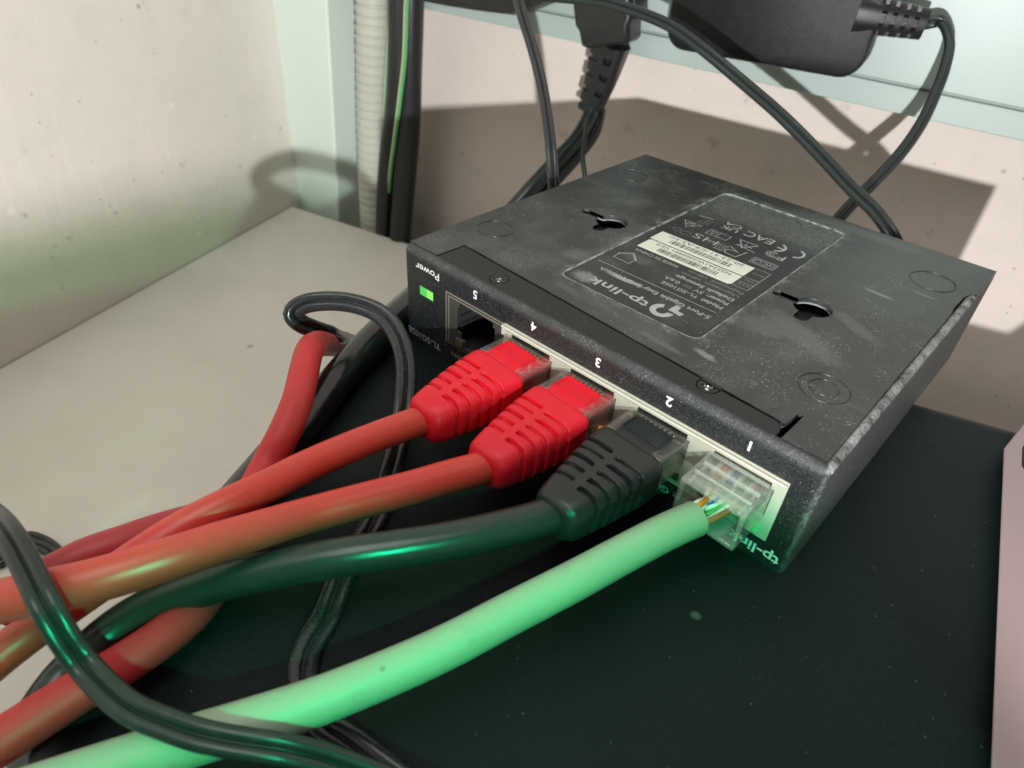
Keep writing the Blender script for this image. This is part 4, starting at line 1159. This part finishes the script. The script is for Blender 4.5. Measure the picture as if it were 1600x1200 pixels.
# white cable with a bare clear plug
cx = PORTS[0]
t = empty('patch_cable', (cx, -9, 4.0), 'white network cable with a bare clear plug in port 1', 'network cable', 'network cables plugged into the switch')
cable('cable_jacket', 'WHT1', 2.95, 'white', t)
T = yaw(cx, -1.0)
b = hood_mesh(cx, T, -9.6, 5.5, 5.9, 5.6, 13.9, 0.9)
b.box(cx-5.0, cx+5.0, 1.5, 5.5, 6.5, 13.0, T=T)
pb = b.build('plug_body', 'clear', t, smooth=0, bevel=0.3)
b = B()
b.loft([[T((cx-4.9, y, z0)), T((cx+4.9, y, z0)), T((cx+4.9, y, z1)), T((cx-4.9, y, z1))] for y, z0, z1 in ((-7.4, 12.2, 13.0), (-5.2, 10.8, 13.0), (-4.6, 10.8, 13.0), (-4.0, 12.4, 13.0))])
b.build('strain_bar', 'frost', pb, smooth=0, bevel=0.2)
b = B()
for y0, y1, z0, z1 in ((-3.9, -3.3, 13.3, 14.15), (-6.6, -6.2, 13.5, 14.1), (-0.6, -0.2, 13.2, 13.95)):
    b.box(cx-5.2, cx+5.2, y0, y1, z0, z1, T=T)
for x0, x1 in ((cx+4.2, cx+4.7), (cx-4.9, cx-4.4)):
    b.box(x0, x1, -8.6, -3.4, 12.6, 13.4, T=T)
b.build('moulded_ridges', 'frost', pb, smooth=0, bevel=0.12)
contacts_mesh(cx, T, 1.2, 13.5).build('contacts', 'gold', pb, smooth=0)
b = B(); b.loft([[T((cx-2.9, y, z0)), T((cx+2.9, y, z0)), T((cx+2.9, y, z0+1.1)), T((cx-2.9, y, z0+1.1))] for y, z0 in ((4.0, 4.6), (-3, 4.3), (-7.0, 3.9), (-7.4, 3.9))])
b.build('latch', 'clear', pb, smooth=0, bevel=0.25)
je = Vector(PATHS['WHT1'][0]); jd = (je-Vector(PATHS['WHT1'][1])).normalized()
for k, kind in enumerate(('w_white', 'w_orange', 'w_white', 'w_blue', 'w_white', 'w_green', 'w_white', 'w_brown')):
    x = cx-3.57+1.02*k
    a = 2*math.pi*(k/8)+0.6
    st_ = je - jd*1.5 + Vector((math.cos(a)*1.4*0.8, -math.cos(a)*0.5, math.sin(a)*1.5+0.3))
    ln = spline([st_, st_+jd*2.6+Vector(((x-cx)*0.25, 0, 0.8)), T((x*0.65+cx*0.35, -5.4, 9.9)), T((x, -2.8, 11.3)), T((x, 0.5, 11.9)), T((x, 4.8, 11.9))], 0.4)
    b = B(); sweep(b, ln, circle(0.53, 10)); b.build('wire', kind, pb, smooth=60)

# ------------------------------------------------------------------ loose red cables
cable('network_cable', 'REDLOOP', 2.9, 'red_loop', label='red cable looping over the left edge of the black case and under the others', group='loose red cables')
cable('network_cable', 'REDSTRIP', 2.9, 'red_dark', label='dark red cable lying highest along the left bundle above the pale shelf', group='loose red cables')

tag(cable('power_cable', 'EDGECABLE', 3.7, 'edge_cable', wobble=0.1), 'thick dusty black cable lying along the left edge of the black case', 'cable')

# ------------------------------------------------------------------ twin power cords
def twin(name, key, rr, label, facing, group='thin black twin cords', mat='cord'):
    b = B(); ln = spline(PATHS[key], 0.7)
    sweep(b, ln, twin_profile(rr), facing=facing)
    o = b.build(name, mat, smooth=50)
    return tag(o, label, 'cord', group)
CAMV = Vector(CAM_LOC)
twin('flat_cable', 'TWINLOOP', 1.1, 'black twin cord looping up over the left edge of the case', Vector((0.62, -0.30, 0.72)), mat='cord_dusty')
twin('flat_cable', 'TWINFRONT', 0.86, 'black twin cord crossing over the red and white cables in front', Vector((0.35, -0.25, 1.0)))
twin('flat_cable', 'CORDLEFT', 0.86, 'black twin cord hanging down left of the moulded power plug', Vector((0.75, -0.65, 0.1)), mat='cord_dusty')
twin('flat_cable', 'CORDMID', 0.98, 'black twin cord sagging from the plug down behind the switch', Vector((0.3, -0.8, 0.55)))
twin('thin_cable', 'THINPAIR', 1.0, 'thin black cord curled on the pale shelf left of the red cables, outer strand', Z)
twin('thin_cable', 'THINPAIRB', 1.0, 'thin black cord curled on the pale shelf left of the red cables, inner strand', Z)
tag(cable('thin_cable', 'CORDTHIN', 1.1, 'cord', n_=12), 'short thin black cord hanging right of the thick plug cord', 'cord', 'thin black twin cords')

# ------------------------------------------------------------------ moulded power plug on its thick cord
iec = [Vector(p) for p in GEO['IEC']]
t = empty('power_plug', iec[1], 'black moulded power plug with ribbed strain relief hanging on the trunking', 'power plug')
axis = (iec[1]-iec[0]).normalized()
pu = (WD-axis*WD.dot(axis)).normalized(); pw = axis.cross(pu); pw = pw if pw.dot(WN) < 0 else -pw   # towards the viewer
def plugring(c, hw, d0, d1, ch): 
    pts = [(-hw, d0+ch), (-hw+ch, d0), (hw-ch, d0), (hw, d0+ch), (hw, d1-ch), (hw-ch, d1), (-hw+ch, d1), (-hw, d1-ch)]
    return [c+pu*x-pw*y for x, y in pts]
b = B()
b.loft([plugring(iec[1]+axis*s_, hw, d0, d1, ch) for s_, hw, d0, d1, ch in ((-60, 13.0, -8, 8, 1.5), (-8.6, 13.0, -8, 8, 1.5), (-6.2, 11.5, -8, 8, 1.5), (-0.6, 11.2, -7.6, 7.6, 1.8), (0.8, 9.6, -6.6, 6.6, 2.2))])
b.build('plug_body', 'plug', t, smooth=20, bevel=0.5)
b = B()
for s0 in (-9.0, ):
    b.loft([[iec[1]+axis*s_+pu*x-pw*y for x, y in ((8.5, -6.5), (14.4, -6.0), (14.4, 7.5), (8.5, 7.5))] for s_ in (-45, -12, -8)])
b.build('side_grip', 'plug', t, smooth=20, bevel=0.5)
b = B()
tail = spline([iec[1]+axis*0.5, iec[1]*0.5+iec[2]*0.5+pu*0.8, iec[2]], 0.3)
tot = sum((tail[i+1]-tail[i]).length for i in range(len(tail)-1)); acc = 0; rings = []
for i, p in enumerate(tail):
    if i: acc += (p-tail[i-1]).length
    k = acc/tot
    tt = (tail[min(i+1, len(tail)-1)]-tail[max(i-1, 0)]).normalized()
    s_ = (pu-tt*pu.dot(tt)).normalized(); u_ = tt.cross(s_)
    hw = 8.2-3.0*k; hh = 6.2-1.6*k
    ph = (k*4.35+0.55) % 1.0
    def fn(a, px, py, ph=ph, hw=hw):
        lx = px*hw
        inside = 0.30 < ph < 0.62
        if not inside: return 0.0
        return 0.0 if abs(lx) < 1.0+0*hw or abs(lx) > hw*0.93 and False else (2.2 if (1.2 < lx < 4.4) else (1.1 if lx < -2.6 else 0.0))
    rings.append(superring(p, s_, u_, hw, hh, 4.0, 72, fn))
b.loft(rings)
b.build('strain_relief', 'plug', t, smooth=30)
cable('cord', 'CORDTHICK', 3.6, 'black', t, first=[tuple(iec[1]*0.4+iec[2]*0.6)])
tag(cable('mains_cable', 'CORDTHICKB', 3.0, 'black'), 'second black mains cord running down behind the thick plug cord', 'cord')

# ------------------------------------------------------------------ power adapter on the trunking with its own cord
ad = [Vector(p) for p in GEO['ADAPT']]
t = empty('power_adapter', (ad[0]+ad[2])/2, 'black grained power adapter with rounded corner at the upper right', 'power adapter', 'power adapters on the trunking')
au = (ad[2]-ad[0]).normalized(); av = (Z-au*Z.dot(au)).normalized(); aw = au.cross(av); aw = aw if aw.dot(WN) < 0 else -aw
wid = (ad[2]-ad[0]).length+7.0
def adring(ins, out, rr):
    return [ad[0]+au*p[0]+av*p[1]+aw*out for p in rrect(-1.0+ins, wid-ins, -1.2+ins, 60-ins, rr, 8)]
b = B()
b.loft([adring(3.0, -24, 6.0), adring(0.6, -21, 8.0), adring(0, -18, 8.0), adring(0, -1.6, 8.0), adring(0.5, -0.4, 7.6), adring(1.6, 0, 6.6)])
b.build('adapter_shell', 'adapter', t, smooth=35)
rl = [Vector(p) for p in GEO['RELIEF']]
ax_ = (rl[1]-rl[0]).normalized()
b = B()
sx_ = (Z-ax_*Z.dot(ax_)).normalized(); sy_ = ax_.cross(sx_)
rings = []
n_ = 150; Lr = (rl[1]-rl[0]).length
for i in range(n_+1):
    k = i/n_
    hw = 6.3-1.5*k; hh = 5.6-1.5*k
    ph = ((k-0.30)*4/0.62) % 1.0 if 0.30 < k < 0.92 else 0.0
    def fn(a, px, py, ph=ph):
        if not (0.28 < ph < 0.72): return 0.0
        d_ = (math.degrees(a) % 60)
        return 1.7 if 9 < d_ < 51 else 0.0
    rings.append(superring(rl[0]-ax_*5+ax_*((Lr+5)*k), sx_, sy_, hw, hh, 2.6, 84, fn))
b.loft(rings)
b.build('strain_relief', 'plug', t, smooth=30)
ln = spline([rl[1]-ax_*4, rl[1]-ax_*1] + [Vector(p) for p in PATHS['CORDADAPT'][1:]], 0.7)
b = B(); sweep(b, ln, twin_profile(1.05), facing=Vector((0.75, -0.6, 0.25))); b.build('cord', 'cord', t, smooth=50)

# black adapter at the top left, its rounded underside in view
bt = [Vector(p) for p in GEO['BLACKTOP']]
t = empty('power_adapter', bt[3], 'black power adapter cut by the top edge, its curved underside showing', 'power adapter', 'power adapters on the trunking')
b = B()
ins_ = [p for p in bt]
poly = ins_ + [bt[-1]+Z*45, bt[0]+Z*45]
cc = sum(poly, Vector())/len(poly)
rings = []
for k_, dpt in ((0.94, -3.0), (0.985, -1.0), (1.0, 1.0), (1.0, 19.0)):
    rings.append([cc+(p-cc)*k_+WN*dpt for p in poly])
b.loft(rings)
b.build('adapter_shell', 'abs', t, smooth=35)
b = B()
b.loft([[bt[3]+WD*a_+WN*3+Z*z_ for a_, z_ in ((1.0, 9.5), (2.2, 9.5), (2.2, 14), (1.0, 14))], [bt[3]+WD*a_+WN*16+Z*z_ for a_, z_ in ((1.0, 9.5), (2.2, 9.5), (2.2, 14), (1.0, 14))]])
b.build('rating_plate', 'abs', t, smooth=0)

scene.cycles.max_bounces = 8
scene.cycles.transparent_max_bounces = 24
scene.cycles.caustics_reflective = False
scene.cycles.caustics_refractive = False
